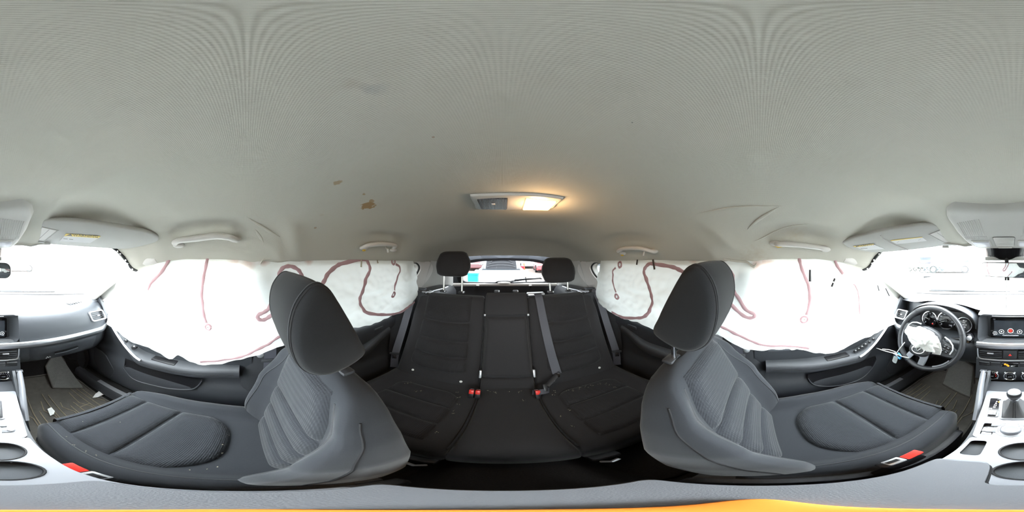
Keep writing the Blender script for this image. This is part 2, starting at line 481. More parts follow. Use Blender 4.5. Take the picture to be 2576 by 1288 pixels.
# windscreen
def ws_pt(u, v):
    x = (2 * u - 1) * lerp(.63, .72, v)
    xr = max(-.585, min(.585, x)); a = Vector((x, header(x * .95) + .012, roof_z(xr, header(xr)) - .004 - .25 * (abs(x) - abs(xr)))); b = Vector((x, -1.42 + .86 * x * x, -.345 + .11 * x * x))
    p = a.lerp(b, v); p.z += .035 * math.sin(math.pi * v); return p
g = G(); g.grid(ws_pt, 40, 24)
window(g, 'glass_clear', 'wide raked windscreen of the car')
g = G(); g.tube([ws_pt(i / 40, 1.0) + Vector((0, .01, .006)) for i in range(41)], .007, 6)
struct('trim_3', g, 'rubber', 'black seal along the bottom edge of the windscreen')
g = G(); g.tube([ws_pt(i / 40, 0.0) + Vector((0, 0, 0)) for i in range(41)], .005, 6)
struct('trim_4', g, 'trim_grey', 'grey edge strip along the top of the windscreen')
# firewall under the windscreen
g = G(); g.grid(lambda u, v: Vector(((2*u-1) * .76, ws_pt(u, 1).y - .01 - .0 * v, lerp(ws_pt(u, 1).z + .004, -1.16, v))), 30, 6)
struct('wall_front', g, 'dark_plastic', 'black bulkhead under the windscreen in front of the footwells')

# A-pillars
for s, n in ((-1, 5), (1, 6)):
    g = G(); loops = []
    path = catmull([(s * .598, -.36, .018), (s * .612, -.50, -.024), (s * .636, -.674, -.114), (s * .668, -.90, -.265), (s * .690, -1.03, -.36)], 8)
    for i, p in enumerate(path):
        t = i / (len(path) - 1); w = lerp(.050, .046, t); th = .026
        tg = (path[min(i + 1, len(path) - 1)] - path[max(i - 1, 0)]).normalized()
        side_v = Vector((s, 0, 0)); nrm = tg.cross(side_v).normalized(); lat = nrm.cross(tg).normalized()
        loops.append([p + nrm * (w * math.cos(a)) + lat * (th * math.sin(a)) for a in [2 * math.pi * k / 16 for k in range(16)]])
    g.loft(loops)
    pil = struct('trim_%d' % n, g, 'trim_light', ('passenger' if s < 0 else 'driver') + ' side windscreen pillar with pale plastic cover')
    # torn edge of the cover where the headliner pulled away, with black and silver clips
    tg = [roof_pt(.5 + s * .5 * (x / .585), 0) + Vector((0, -.001, -.001)) for x in (.518, .53, .54, .55, .56, .57, .578, .585)]; tg.append(tg[-1] + Vector((s * .006, .012, -.012))); tg.append(tg[-1] + Vector((s * .004, .022, -.008)))
    g = G(); g.tube(tg, [.0065 + .0015 * math.sin(i * 1.9) for i in range(len(tg))], 6); obj('torn_edge', g, 'black_plastic', pil)
    for k in range(6):
        q = tg[int((k + .5) / 6 * (len(tg) - 1))]; g = G(); g.box(q + Vector((-s * .007, .003, 0)), (.006, .006, .004 + .003 * (k % 2)), .001); obj('clip', g, 'chrome', pil)

# B-pillar covers with the front belt anchors
for s, n in ((-1, 7), (1, 8)):
    g = G(); loops = []
    for i in range(20):
        t = i / 19; z = lerp(-.06, -1.06, t); w = interp([(0, .05), (.28, .060), (.38, .105), (.55, .11), (.8, .13), (1, .16)], t); yc = interp([(0, .06), (.4, .085), (1, .08)], t)
        X = side(z) - .012; th = interp([(0, .02), (.5, .04), (1, .06)], t)
        loops.append([Vector((s * (X - th * max(0, math.cos(a)) ** .6), yc + w * math.sin(a), z)) for a in [R(-100 + 200 * k / 14) for k in range(15)]])
    g.loft(loops, close=False)
    struct('trim_%d' % n, g, 'dark_plastic', ('passenger' if s < 0 else 'driver') + ' side middle pillar with black plastic cover between the doors')

# C/D-pillar covers behind the quarter windows
for s, n in ((-1, 9), (1, 10)):
    g = G()
    o2 = [(.86, -.02), (1.0, .0), (1.12, -.022), (1.24, -.075), (1.285, -.135), (1.235, -.21), (1.12, -.31), (1.03, -.40), (.86, -.42)]
    o2 = [tuple(p)[:2] for p in catmull([(a, b, 0) for a, b in o2], 4, closed=True)]
    def f(a, b, t, s=s): return Vector((s * (side(b) - .022 + t - .02 * sstep(1.12, 1.26, a)), a, b))
    g = poly_holes(o2, [WIN['quarter']], f, .02)
    struct('trim_%d' % n, g, 'trim_light', ('passenger' if s < 0 else 'driver') + ' side rear pillar cover in pale grey around the quarter window', smooth=50)

# tailgate with the rear window
def tg_pt(a, b, t):                            # a = x, b = z
    return Vector((a, 1.50 + .05 * (1 - (a / .6) ** 2) + interp([(-.9, .40), (-.32, .22), (.06, -.02)], b) + t, b))
RW = rpoly([(-.46, -.285), (.46, -.285), (.475, -.17), (.40, -.075), (.25, -.048), (0, -.040), (-.25, -.048), (-.40, -.075), (-.475, -.17)], .04, 3)
o3 = [(-.66, -1.16), (.66, -1.16), (.66, -.28), (.55, .02), (.3, .09), (-.3, .09), (-.55, .02), (-.66, -.28)]
struct('wall_back', poly_holes(o3, [RW], tg_pt, .03), 'dash_plastic', 'dark inner lining of the tailgate around the rear window', smooth=False)
g = G(); cxy = Vector((0, -.16)); rr = []
for q in (1.03, .6): rr.append([tg_pt(p[0] * q, -.16 + (p[1] + .16) * q, .02) for p in RW])
g.loft(rr, cap=False); n = len(RW); g.f.append(tuple(range(n, 2 * n)))
window(g, 'glass_rear', 'lightly tinted rear window in the tailgate')
# black frit band round the glass, pale lower lip, and hooks
g = G(); fr = []
for q, t in ((1.08, -.012), (.97, -.012), (.965, .012)): fr.append([tg_pt(p[0] * q, -.16 + (p[1] + .16) * (q + (.10 if q > 1 else 0)), t) for p in RW])
g.loft(fr, cap=False)
struct('trim_11', g, 'black_plastic', 'black band framing the rear window')
# quarter sides behind the rear pillars (pale cloth) and cargo sides (black)
for s, n in ((-1, 12), (1, 13)):
    g = G(); g.grid(lambda u, v: Vector((s * lerp(side(lerp(.0, -.30, v)) - .035, .52, sstep(.15, 1, u)), lerp(1.20, 1.58, u), lerp(-.01 - .05 * u, -.30, v))), 14, 10)
    struct('trim_%d' % n, g, 'trim_grey', ('passenger' if s < 0 else 'driver') + ' side rear corner panel in grey beside the rear window')
for s, n in ((-1, 14), (1, 15)):
    g = G()
    pr = [(1.02, -.27), (1.25, -.265), (1.50, -.275), (1.62, -.30)]
    loops = []
    for y, z in pr: loops.append([(s * .70, y, z - .02), (s * .60, y, z), (s * .53, y, z - .01), (s * .50, y, z - .06), (s * .49, y, -1.0), (s * .70, y, -1.0)])
    g.loft(loops); t = struct('trim_%d' % n, g, 'dark_plastic', ('passenger' if s < 0 else 'driver') + ' side black ledge of the load bay')
    g = G(); g.tube([(s * .545, 1.02, -.262), (s * .50, 1.22, -.268), (s * .50, 1.36, -.275)], .006, 6); obj('edge_strip', g, 'satin_silver', t)

wb = SC.objects['wall_back']; wb['_b'] = wb.get('_b')
g = G(); g.loft([[tg_pt(lerp(-.60, .60, i / 30), -.300 - .012 * (lerp(-1, 1, i / 30)) ** 2 + z, t) for z, t in ((.014, -.03), (0.0, -.045), (-.020, -.045), (-.026, -.02))] for i in range(31)], close=False); obj('sill_lip', g, 'trim_light', wb, label='pale lower lip of the rear window')
g = G(); g.tube(catmull([tg_pt(a, b, -.016) for a, b in ((-.46, -.287), (-.2, -.289), (-.11, -.287), (-.07, -.272), (.04, -.270), (.09, -.285), (.2, -.290), (.46, -.288))], 6), .007, 6); obj('glass_seal', g, 'rubber', wb)
g = G(); g.sphere(tg_pt(-.01, -.285, -.030), (.075, .016, .014), 16, 8); obj('wiper_cover', g, 'trim_light', wb, smooth=True)
for px in (1202, 1334):
    p = onY(px, 722, 1.70); g = G(); g.box(p, (.022, .02, .030), .005); hk = obj('shelf_hook', g, 'black_plastic', wb); g = G(); g.box(p + Vector((0, -.008, .018)), (.030, .02, .010), .003); obj('hook_cap', g, 'trim_light', hk)

# dark lower trim between the rear doors and the bench
for s, n in ((-1, 20), (1, 21)):
    g = G(); g.grid(lambda u, v: Vector((s * (lerp(.700, .672, sstep(0, .4, u)) - .02 * v), lerp(.84, 1.12, u) - .10 * v, lerp(-.385, -1.0, v))), 10, 14)
    struct('trim_%d' % n, g, 'dark_plastic', 'black lower panel between the rear door and the bench, %s side' % ('passenger' if s < 0 else 'driver'))
# ================================================================ FRONT SEATS
def sel(x, n): return math.copysign(abs(x) ** (2.0 / n), x)
def panel(fn, u0, u1, v0, v1, nu, nv, lift, edge, corner=0.0, dip=.006):
    """padded panel on fn(u, v, h); u0/u1 may depend on v, v0/v1 on u (all in metres)"""
    g = G()
    c = lambda q, x: q(x) if callable(q) else q
    def pt(a, b):
        va = lerp(c(v0, 0), c(v1, 0), b); ua = lerp(c(u0, va), c(u1, va), a)
        v = lerp(c(v0, ua), c(v1, ua), b); u = lerp(c(u0, v), c(u1, v), a)
        du = min(a, 1 - a) * abs(c(u1, v) - c(u0, v)); dv = min(b, 1 - b) * abs(c(v1, ua) - c(v0, ua))
        e = min(1, du / edge); k = min(1, dv / edge)
        h = -dip + (lift + dip) * (1 - (1 - e) ** 2) ** .5 * (1 - (1 - k) ** 2) ** .5
        return fn(u, v, h)
    g.grid(pt, nu, nv); return g

def front_seat(name, label, X0, sg, ydel, base_y, top_y, lift, who):
    """sg = +1 when the inboard side is +x. u>0 is inboard."""
    root = thing(name, label, 'car seat', (X0, -.15 + ydel, FLOOR))
    def L(u, y, z): return Vector((X0 + sg * u, y, z))
    yf, yb = -.435 + ydel, .09 + ydel
    # ---- cushion
    def ztop(y):
        t = (y - yf) / (yb - yf); return -.742 - .040 * t
    def W(y):
        t = (y - yf) / (yb - yf); return interp([(0, .215), (.15, .232), (.6, .240), (1, .225)], t)
    def bol(u, y):
        t = (y - yf) / (yb - yf); return (.042 if u > 0 else .058) * sstep(.150, .200, abs(u)) * interp([(0, .35), (.25, .9), (.8, 1), (1, .6)], t)
    loops = []; ns = 30
    for i in range(ns + 1):
        t = i / ns; y = lerp(yf - .012, yb, t); k = min(1, max(0.02, (y - (yf - .012)) / .05)); nose = (1 - (1 - k) ** 2) ** .5
        zt = ztop(y) - .05 * (1 - nose); zb = -.935 + .05 * (1 - nose); w = W(y) * (.96 + .04 * nose); h = (zt - zb) / 2; zm = (zt + zb) / 2
        lp = []
        for q in range(64):
            a = 2 * math.pi * q / 64; u = w * sel(math.cos(a), 4.5); z = zm + h * sel(math.sin(a), 4.5)
            if math.sin(a) > 0: z += bol(u, y) * min(1, math.sin(a) * 3)
            lp.append(L(u, y, z))
        loops.append(lp)
    g = G(); g.loft(loops); cush = obj('cushion', g, 'seat_cloth', root, smooth=True)
    cf = lambda u, v, h: L(u, v, ztop(v) + h + bol(u, v) * .6)
    wi = lambda v: .158
    bow = lambda c, k: (lambda u: c + k * (1 - (u / .16) ** 2))
    g1, g2 = -.345 + ydel, -.205 + ydel
    nose_fn = lambda u, v, h: L(u, max(v, yf - .006 - 0.3 * h) if v > yf else yf - .010 - h * .9, (ztop(max(v, yf)) + (h if v > yf + .02 else h * .5)) - (0 if v > yf + .03 else .02 * ((yf + .03 - v) / .03) ** 2 if v > yf else .02 + (yf - v) * 1.0))
    for v0, v1, nv in ((yf + .004, bow(g1, -.012), 14), (bow(g1, -.012), bow(g2, -.022), 20), (bow(g2, -.022), None, 24)):
        if v1 is None:
            edge_r = lambda u: -.035 + ydel - .075 * (abs(u) / .16) ** 3.2
            gg = panel(cf, lambda v: -wi(v), wi, v0, edge_r, 36, nv, .020, .045)
        else:
            gg = panel(cf, lambda v: -wi(v), wi, v0, v1, 36, nv, .018, .040)
        obj('insert_panel', gg, 'seat_insert', cush, smooth=True)
    # front lip of the middle panel folding down over the nose
    g = G()
    g.grid(lambda a, b: L(lerp(-.158, .158, a), yf + .012 - .034 * math.sin(b * 1.6), ztop(yf) + .012 - .075 * (1 - math.cos(b * 1.5)) + .004 * math.sin(math.pi * a)), 20, 10)
    obj('insert_lip', g, 'seat_insert', cush, smooth=True)
    # stitched seam on both bolsters
    def cush_z(u, y):
        k = min(1, max(0.02, (y - (yf - .012)) / .05)); nose = (1 - (1 - k) ** 2) ** .5
        zt = ztop(y) - .05 * (1 - nose); zb = -.935 + .05 * (1 - nose); w = W(y) * (.96 + .04 * nose)
        c = min(1, abs(u) / w) ** 2.25; sn = (1 - c * c) ** .5
        return (zt + zb) / 2 + (zt - zb) / 2 * sn ** (2 / 4.5) + bol(u, y) * min(1, sn * 3)
    for sd in (-1, 1):
        g = G(); pts = [L(sd * lerp(.186, .194, t), lerp(yf + .004, yb - .06, t), cush_z(lerp(.186, .194, t), lerp(yf + .004, yb - .06, t)) + .0004) for t in [i / 30 for i in range(31)]]
        g.tube(pts, .0022, 6); obj('seam', g, 'stitch', cush)
    # plastic side shield, slide rails
    for sd in (-1, 1):
        g = G(); pf = rpoly([(yf + .07, -.90), (yf + .05, -.845), (yf + .20, -.83), (yb - .03, -.80), (yb + .05, -.83), (yb + .06, -.93), (yf + .10, -.955)], .03, 3)
        g.prism([L(sd * .232, a, b) for a, b in pf], Vector((sg * sd * .022, 0, 0)), .008); obj('side_shield', g, 'dark_plastic', root)
        g = G(); g.box(L(sd * .19, -.16 + ydel, FLOOR + .075), (.035, .62, .045), .006); obj('slide_rail', g, 'dark_plastic', root)
        for yy in (-.40, .06):
            g = G(); g.box(L(sd * .19, yy + ydel, -.955), (.03, .04, .11), .004); obj('bracket', g, 'black_plastic', root)
    # ---- backrest
    zb0, zt0 = -.815, -.262
    up = Vector((0, top_y - base_y, zt0 - zb0)); H = up.length; up.normalize(); fw = Vector((0, -up.z, up.y))   # fw points to the front of the car
    def B(u, t, d): return L(u, base_y, zb0) + up * (t * H) + fw * d
    def bW(t): return interp([(0, .205), (.12, .228), (.35, .240), (.55, .236), (.72, .215), (.86, .185), (.95, .150), (1, .105)], t)
    def bT(t): return interp([(0, .12), (.5, .115), (1, .085)], t)
    def ib(t): return interp([(0, .135), (.5, .150), (.75, .135), (1, .10)], t)      # half width of the insert
    def bb(u, t): return .080 * sstep(ib(t), ib(t) + .062, abs(u)) * sinterp([(0, .7), (.25, 1.0), (.55, .85), (.8, .42), (1, 0)], t)
    loops = []; ns = 40
    for i in range(ns + 1):
        t = i / ns; t2 = t if t < .9 else .9 + (t - .9) * 1.0
        k = max(0.03, min(1, (1 - t) / .10)); rd = (1 - (1 - k) ** 2) ** .5
        w = bW(t) * (.72 + .28 * rd); T = bT(t) * (.25 + .75 * rd); lp = []
        for q in range(64):
            a = 2 * math.pi * q / 64; u = w * sel(math.cos(a), 3.6); d = T / 2 * sel(math.sin(a), 3.6)
            if math.sin(a) > 0: d += bb(u, t) * min(1, math.sin(a) * 2.5)
            lp.append(B(u, t, d - bT(t) / 2))
        loops.append(lp)
    g = G(); g.loft(loops); back = obj('backrest', g, 'seat_cloth', root, smooth=True)
    bf = lambda u, v, h: B(u, v / H, h + bb(u, v / H) * .7)
    zz = lambda z: (z - zb0) / (zt0 - zb0) * H
    gro = [zz(-.685), zz(-.58), zz(-.47)]
    arc = lambda c, k: (lambda u: c - k * (u / .15) ** 2)
    segs = [(zz(-.79), arc(gro[0], .018)), (arc(gro[0], .018), arc(gro[1], .022)), (arc(gro[1], .022), arc(gro[2], .026)), (arc(gro[2], .026), lambda u: zz(-.285) - .02 * (u / .15) ** 2)]
    for v0, v1 in segs:
        gg = panel(bf, lambda v: -ib(v / H), lambda v: ib(v / H), v0, v1, 34, 16, .014, .032)
        obj('insert_panel', gg, 'seat_insert', back, smooth=True)
    def back_d(u, t):
        k = max(0.03, min(1, (1 - t) / .10)); rd = (1 - (1 - k) ** 2) ** .5; w = bW(t) * (.72 + .28 * rd); T = bT(t) * (.25 + .75 * rd)
        c = min(1, abs(u) / w) ** 1.8; sn = (1 - c * c) ** .5
        return T / 2 * sn ** (2 / 3.6) + bb(u, t) * min(1, sn * 2.5) - bT(t) / 2
    for sd in (-1, 1):
        pts = []
        for i in range(36):
            t = lerp(.05, .90, i / 35); u = sd * min(ib(t) + .052 * sinterp([(0, 1), (.6, .8), (.9, .25), (1, .2)], t), bW(t) * .93); pts.append(B(u, t, back_d(u, t) + .0004))
        g = G(); g.tube(pts, .0018, 6); obj('seam', g, 'stitch', back)
        pts = [B(sd * bW(t) * .985, t, back_d(bW(t) * .985, t)) for t in [lerp(.06, .86, i / 30) for i in range(31)]]
        g = G(); g.tube(pts, .0020, 6); obj('seam', g, 'seam_dark', back)
    # map pocket on the rear of the backrest
    g = G(); g.prism([B(u, t, -.118 - .004) for u, t in ((-.16, .18), (.16, .18), (.165, .55), (-.165, .55))], -fw * .012, .01); obj('map_pocket', g, 'seat_cloth', back)
    # ---- head restraint
    hb = B(0, 1.0, -.045); ty = hb.y; tz = lift
    prof = [(.036, -.222), (-.035, -.252), (-.085, -.225), (-.112, -.150), (-.108, -.085), (-.080, -.046), (-.052, -.050), (-.022, -.096), (.010, -.160)]
    prof = [tuple(p)[:2] for p in catmull([(a, b, 0) for a, b in prof], 6, closed=True)]
    cy, cz_ = -.035, -.145; loops = []
    us = [-.1275, -.1275, -.127, -.1255, -.122, -.115, -.104, -.07, -.035, 0, .035, .07, .104, .115, .122, .1255, .127, .1275, .1275]
    sc_ = [.04, .35, .65, .82, .90, .955, .985, 1.02, 1.03, 1.03, 1.03, 1.02, .985, .955, .90, .82, .65, .35, .04]
    HO = Vector((0, ty - .004, tz))
    for u, k in zip(us, sc_):
        uu = u
        lp = []
        for a, b in prof:
            # narrower towards the bottom of the pad
            nar = 1 - .16 * sstep(-.14, -.245, cz_ + (b - cz_) * k)
            lp.append(L(uu * nar, 0, 0) + HO + Vector((0, cy + (a - cy) * k, cz_ + (b - cz_) * k)))
        loops.append(lp)
    g = G(); g.loft(loops); hr = obj('headrest', g, 'headrest_cloth', root, smooth=True)
    for sd in (-1, 1):
        g = G(); ring = [L(sd * .1085 * (1 - .16 * sstep(-.14, -.245, b)), 0, 0) + HO + Vector((0, cy + (a - cy) * .975, cz_ + (b - cz_) * .975)) for a, b in prof]
        g.tube(ring, .0020, 6, closed=True); obj('seam', g, 'seam_dark', hr)
        g = G(); ring = [L(sd * .1015 * (1 - .16 * sstep(-.14, -.245, b)), 0, 0) + HO + Vector((0, cy + (a - cy) * 1.0, cz_ + (b - cz_) * 1.0)) for a, b in prof]
        g.tube(ring, .0013, 5, closed=True); obj('seam', g, 'stitch', hr)
        g = G(); p0 = B(sd * .072, .96, -.045); p1 = L(sd * .072, ty + .0, -.18 + tz)
        g.tube([p0, p1], .0062, 10); obj('post', g, 'chrome', hr)
        g = G(); g.box(B(sd * .072, 1.0, -.045) + up * .002, (.046, .028, .012), .005); obj('post_guide', g, 'dark_plastic', back)
    # ---- belt buckle on the inboard side
    g = G(); Mb = Matrix.Rotation(R(-16), 3, 'X')
    bc = onZ(212, 1178, -.655) if sg > 0 else onZ(2308, 1152, -.67)
    bc.x = X0 + sg * .252
    g.box(bc + Vector((0, .012, -.045)), (.022, .078, .085), .006, Mb); bk = obj('buckle', g, 'black_plastic', root)
    g = G(); g.box(bc + Vector((0, -.008, .0)), (.019, .040, .012), .003, Mb); obj('release_button', g, 'buckle_red', bk, label='bright red release button')
    g = G(); g.box(bc + Vector((0, .032, .0)), (.020, .034, .010), .003, Mb); obj('slot_frame', g, 'satin_silver', bk)
    g = G(); g.box(bc + Vector((0, .034, .002)), (.008, .024, .010), .001, Mb); obj('slot', g, 'black_plastic', bk)
    g = G(); g.tube([bc + Vector((0, .03, -.08)), bc + Vector((0, .07, -.16))], .012, 8, flat=.5); obj('stalk', g, 'black_plastic', bk)
    return root
front_seat('front_seat', 'charcoal cloth front seat on the glovebox side, headrest pushed low', -.362, 1, 0.0, .035, .135, 0.0, 'passenger')
front_seat('front_seat', 'charcoal cloth front seat behind the steering wheel, headrest raised on chrome posts', .375, -1, -.065, -.045, .150, .027, 'driver')
# ================================================================ REAR BENCH
rs = thing('rear_bench', 'black cloth rear bench seat in three sections with red buckles', 'car seat', (0, .6, FLOOR))
TOPY, TOPZ, SL = 1.03, -.25, .49
_u = Vector((0, SL, 1)).normalized(); _f = Vector((0, -_u.z, _u.y))
def RB(x, dz, d): return Vector((x, TOPY - SL * dz, TOPZ - dz)) + _f * d
def slab(x0, x1, dz0, dz1, T, out=0.0, ns=30, n=5.0):
    g = G(); loops = []; xm, w = (x0 + x1) / 2, (x1 - x0) / 2
    for i in range(ns + 1):
        t = i / ns; dz = lerp(dz0, dz1, t); k = min(1, max(.03, min(t * (dz1 - dz0), (1 - t) * (dz1 - dz0) + .02) / .045)); rd = (1 - (1 - k) ** 2) ** .5; lp = []
        for q in range(56):
            a = 2 * math.pi * q / 56; x = xm + w * (.93 + .07 * rd) * sel(math.cos(a), n); d = (T / 2) * (.3 + .7 * rd) * sel(math.sin(a), n) - T / 2
            if out and math.sin(a) > 0: d += .032 * sstep(.50, .57, x * out) * sstep(.03, .15, dz) * min(1, 2.5 * math.sin(a))
            lp.append(RB(x, dz, d))
        loops.append(lp)
    return g.loft(loops)
snap = []
for s in (-1, 1):
    bk = obj('backrest', slab(min(s * .136, s * .602), max(s * .136, s * .602), 0, .60, .12, out=s), 'rear_cloth', rs, smooth=True)
    xi, xo = .215, .525
    fn = lambda u, v, h, s=s: RB(s * u, v, h + .032 * .4 * sstep(.50, .57, u))
    arc = lambda c, k=.010: (lambda u: c - k * ((u - .37) / .155) ** 2 + .006)
    gr = [.175, .29, .385]
    ub = lambda v: xi - .012 * sstep(.2, .5, v); uo = lambda v: xo + .012 * sstep(.1, .5, v)
    for v0, v1 in ((.018, arc(gr[0])), (arc(gr[0]), arc(gr[1])), (arc(gr[1]), arc(gr[2])), (arc(gr[2]), lambda u: .486 - .03 * abs((u - .37) / .16) ** 4)):
        obj('insert_panel', panel(fn, ub, uo, v0, v1, 26, 14, .019, .034), 'rear_insert', bk, smooth=True)
    g = G(); g.tube([RB(s * .137, .02 + .54 * i / 12, -.018) for i in range(13)], .004, 5); obj('seam', g, 'seam_dark', bk)
    for xx, dzz in ((.50, .515), (.225, .525)):
        g = G(); g.lathe([(.008, 0), (.0075, .003), (.003, .004)], RB(s * xx, dzz, .002), face_frame(_f), 12); obj('snap_button', g, 'white_card', bk)
    # release handle on the shoulder and head restraint
    g = G(); g.box(RB(s * .556, -.004, -.05), (.075, .060, .016), .006); rh = obj('release_latch', g, 'satin_silver', bk)
    g = G(); g.box(RB(s * .556, -.013, -.05), (.030, .018, .010), .003); obj('latch_button', g, 'black_plastic', rh)
    hx = s * .365; lift = .045 if s < 0 else .0
    loops = []; cz0 = -.062 - .037 + lift; cy0 = 1.088
    for k, i in enumerate(range(13)):
        t = i / 12; u = lerp(-1, 1, t); e = (1 - abs(u) ** 5) ** .3 if abs(u) < 1 else .25
        e = max(.35, e); lp = []
        for q in range(40):
            a = 2 * math.pi * q / 40; zz_ = .088 * e * sel(math.sin(a), 3.6); yy = .050 * e * sel(math.cos(a), 2.6)
            nar = 1.0 - .10 * sstep(-.02, .088, zz_)
            lp.append(Vector((hx + u * .122 * nar, cy0 + yy + .22 * zz_, cz0 + zz_)))
        loops.append(lp)
    g = G(); g.loft(loops); hr = obj('headrest', g, 'rear_cloth', rs, smooth=True)
    for sd in (-1, 1):
        g = G(); g.tube([Vector((hx + sd * .066, 1.075, -.26)), Vector((hx + sd * .066, 1.09, cz0 - .04))], .0075, 10); obj('post', g, 'steel_post', hr)
        g = G(); g.box((hx + sd * .066, 1.068, -.250), (.042, .034, .014), .005); gd = obj('post_guide', g, 'dark_plastic', bk)
        g = G(); g.box((hx + sd * .066 + .016, 1.055, -.247), (.008, .012, .010), .002); obj('guide_button', g, 'satin_silver', gd)
# centre section: head pad, fold-down arm rest, lower flap
cb = obj('backrest', slab(-.133, .133, .0, .60, .11), 'rear_cloth', rs, smooth=True)
g = slab(-.131, .131, -.012, .120, .085, ns=20); g.xf(Matrix.Translation(_f * .022)); cp = obj('centre_headrest', g, 'rear_cloth', rs, smooth=True)
for sd in (-1, 1):
    g = G(); g.box(Vector((sd * .060 + 0, 1.052, -.232)), (.036, .026, .014), .005); obj('post_guide', g, 'dark_plastic', cp)
    g = G(); g.box(Vector((sd * .060 + .013, 1.040, -.229)), (.007, .010, .010), .002); obj('guide_button', g, 'satin_silver', cp)
arm = obj('arm_rest', panel(lambda u, v, h: RB(u, v, h), lambda v: -.124 + .004 * sstep(.4, .2, v), lambda v: .124 - .004 * sstep(.4, .2, v), .128, .484, 26, 30, .022, .028), 'rear_cloth', rs, smooth=True)
g = slab(-.130, .130, .488, .60, .07, ns=14); g.xf(Matrix.Translation(_f * .020)); obj('lower_flap', g, 'rear_cloth', rs, smooth=True)
for sd in (-1, 1):
    g = G(); g.box(RB(sd * .131, .462, .012), (.012, .028, .052), .003, Matrix.Rotation(R(-26), 3, 'X')); obj('arm_hinge', g, 'satin_silver', arm)
    g = G(); g.box(RB(sd * .127, .122, .02), (.012, .016, .014), .003); obj('stop', g, 'satin_silver', cp)
# cushions
def cz(y): return interp([(.29, -.772), (.45, -.772), (.80, -.800)], y)
def cushion(x0, x1, bulge):
    g = G(); loops = []; xm, w = (x0 + x1) / 2, (x1 - x0) / 2; ns = 30
    for i in range(ns + 1):
        t = i / ns; y = lerp(.285, .84, t); k = min(1, max(.03, (y - .285) / .075)); nose = (1 - (1 - k) ** 2) ** .5
        zt = cz(y) - .055 * (1 - nose); zb = -.96 + .03 * (1 - nose); lp = []
        for q in range(56):
            a = 2 * math.pi * q / 56; x = xm + w * sel(math.cos(a), 7); z = (zt + zb) / 2 + (zt - zb) / 2 * sel(math.sin(a), 7)
            if math.sin(a) > 0: z += bulge(x, y) * min(1, 3 * math.sin(a))
            lp.append(Vector((x, y + .02 * abs(x) ** 2, z)))
        loops.append(lp)
    return g.loft(loops)
for s in (-1, 1):
    cu = obj('cushion', cushion(min(s * .128, s * .62), max(s * .128, s * .62), lambda x, y: .022 * sstep(.50, .58, abs(x)) + .006 * sstep(.20, .15, abs(x))), 'rear_cloth', rs, smooth=True)
    fn = lambda u, v, h, s=s: Vector((s * u, v + .02 * u * u, cz(v) + h))
    bow = lambda c: (lambda u: c + .012 * (1 - ((u - .36) / .15) ** 2))
    ui = lambda v: .198; uo = lambda v: .510
    ys = [.325, .426, .548]
    for v0, v1 in ((ys[0], bow(ys[1])), (bow(ys[1]), bow(ys[2])), (bow(ys[2]), lambda u: .682 - .05 * abs((u - .355) / .157) ** 5)):
        obj('insert_panel', panel(fn, ui, uo, v0, v1, 26, 14, .016, .032), 'rear_insert', cu, smooth=True)
    g = G(); g.tube([Vector((s * .128, .30 + .5 * i / 12, cz(.30 + .5 * i / 12) - .012)) for i in range(13)], .004, 5); obj('seam', g, 'seam_dark', cu)
    # metal anchor under the front edge
    g = G(); g.box((s * .175, .285, -.945), (.075, .05, .035), .008); an = obj('anchor_cover', g, 'dark_plastic', rs)
    g = G(); g.tube([(s * .150, .25, -.95), (s * .165, .235, -.935), (s * .185, .24, -.93)], .006, 6); obj('anchor_wire', g, 'satin_silver', an)
obj('cushion', cushion(-.127, .127, lambda x, y: .010 * (1 - (x / .127) ** 2)), 'rear_cloth', rs, smooth=True)
# buckles
for px, py, dxs in ((1186, 990, (0, .027)), (1352, 992, (0,))):
    c0 = onZ(px, py, -.775)
    for dx in dxs:
        c = c0 + Vector((dx, 0, 0)); Mb = Matrix.Rotation(R(-30), 3, 'X') @ Matrix.Rotation(R(4), 3, 'Z')
        g = G(); g.box(c, (.025, .034, .052), .005, Mb); bk = obj('buckle', g, 'black_plastic', rs)
        g = G(); g.box(c + Mb @ Vector((0, -.010, .016)), (.021, .020, .026), .003, Mb); obj('release_button', g, 'buckle_red', bk, label='bright red release button')
        g = G(); g.box(c + Mb @ Vector((0, .013, .024)), (.016, .004, .008), .001, Mb); obj('slot_frame', g, 'satin_silver', bk)
# ---- belts
def ribbon(path, w, lat, th=.0012):
    """flat webbing along path; lat gives the width direction"""
    g = G(); loops = []
    for i, p in enumerate(path):
        t = (path[min(i + 1, len(path) - 1)] - path[max(i - 1, 0)]).normalized(); l = lat(i) if callable(lat) else Vector(lat)
        l = (l - t * l.dot(t)).normalized(); n = t.cross(l)
        loops.append([p + l * w / 2 + n * th, p - l * w / 2 + n * th, p - l * w / 2 - n * th, p + l * w / 2 - n * th])
    return g.loft(loops)
for s, who in ((-1, 'passenger'), (1, 'driver')):
    sb = thing('seat_belt', 'grey rear seat belt hanging straight beside the %s side bolster' % who, 'seat belt', (s * .615, .80, -.80))
    pa = catmull([(s * .630, 1.04, -.255), (s * .640, .98, -.33), (s * .642, .90, -.48), (s * .640, .80, -.68), (s * .632, .775, -.80)], 6)
    obj('webbing', ribbon(pa, .047, (.857, -.515 * s, 0)), 'belt', sb)
    c = Vector((s * .636, .785, -.68)); Mt = Matrix.Rotation(R(-31 * s), 3, 'Z')
    g = G(); g.box(c, (.062, .010, .016), .003, Mt); tn = obj('tongue', g, 'dark_plastic', sb)
    g = G(); g.box(c + Vector((0, -.004, -.024)), (.026, .005, .034), .002, Mt); obj('latch_plate', g, 'chrome', tn)
    g = G(); g.box((s * .60, 1.055, -.246), (.075, .04, .014), .005); obj('belt_guide', g, 'dark_plastic', sb)
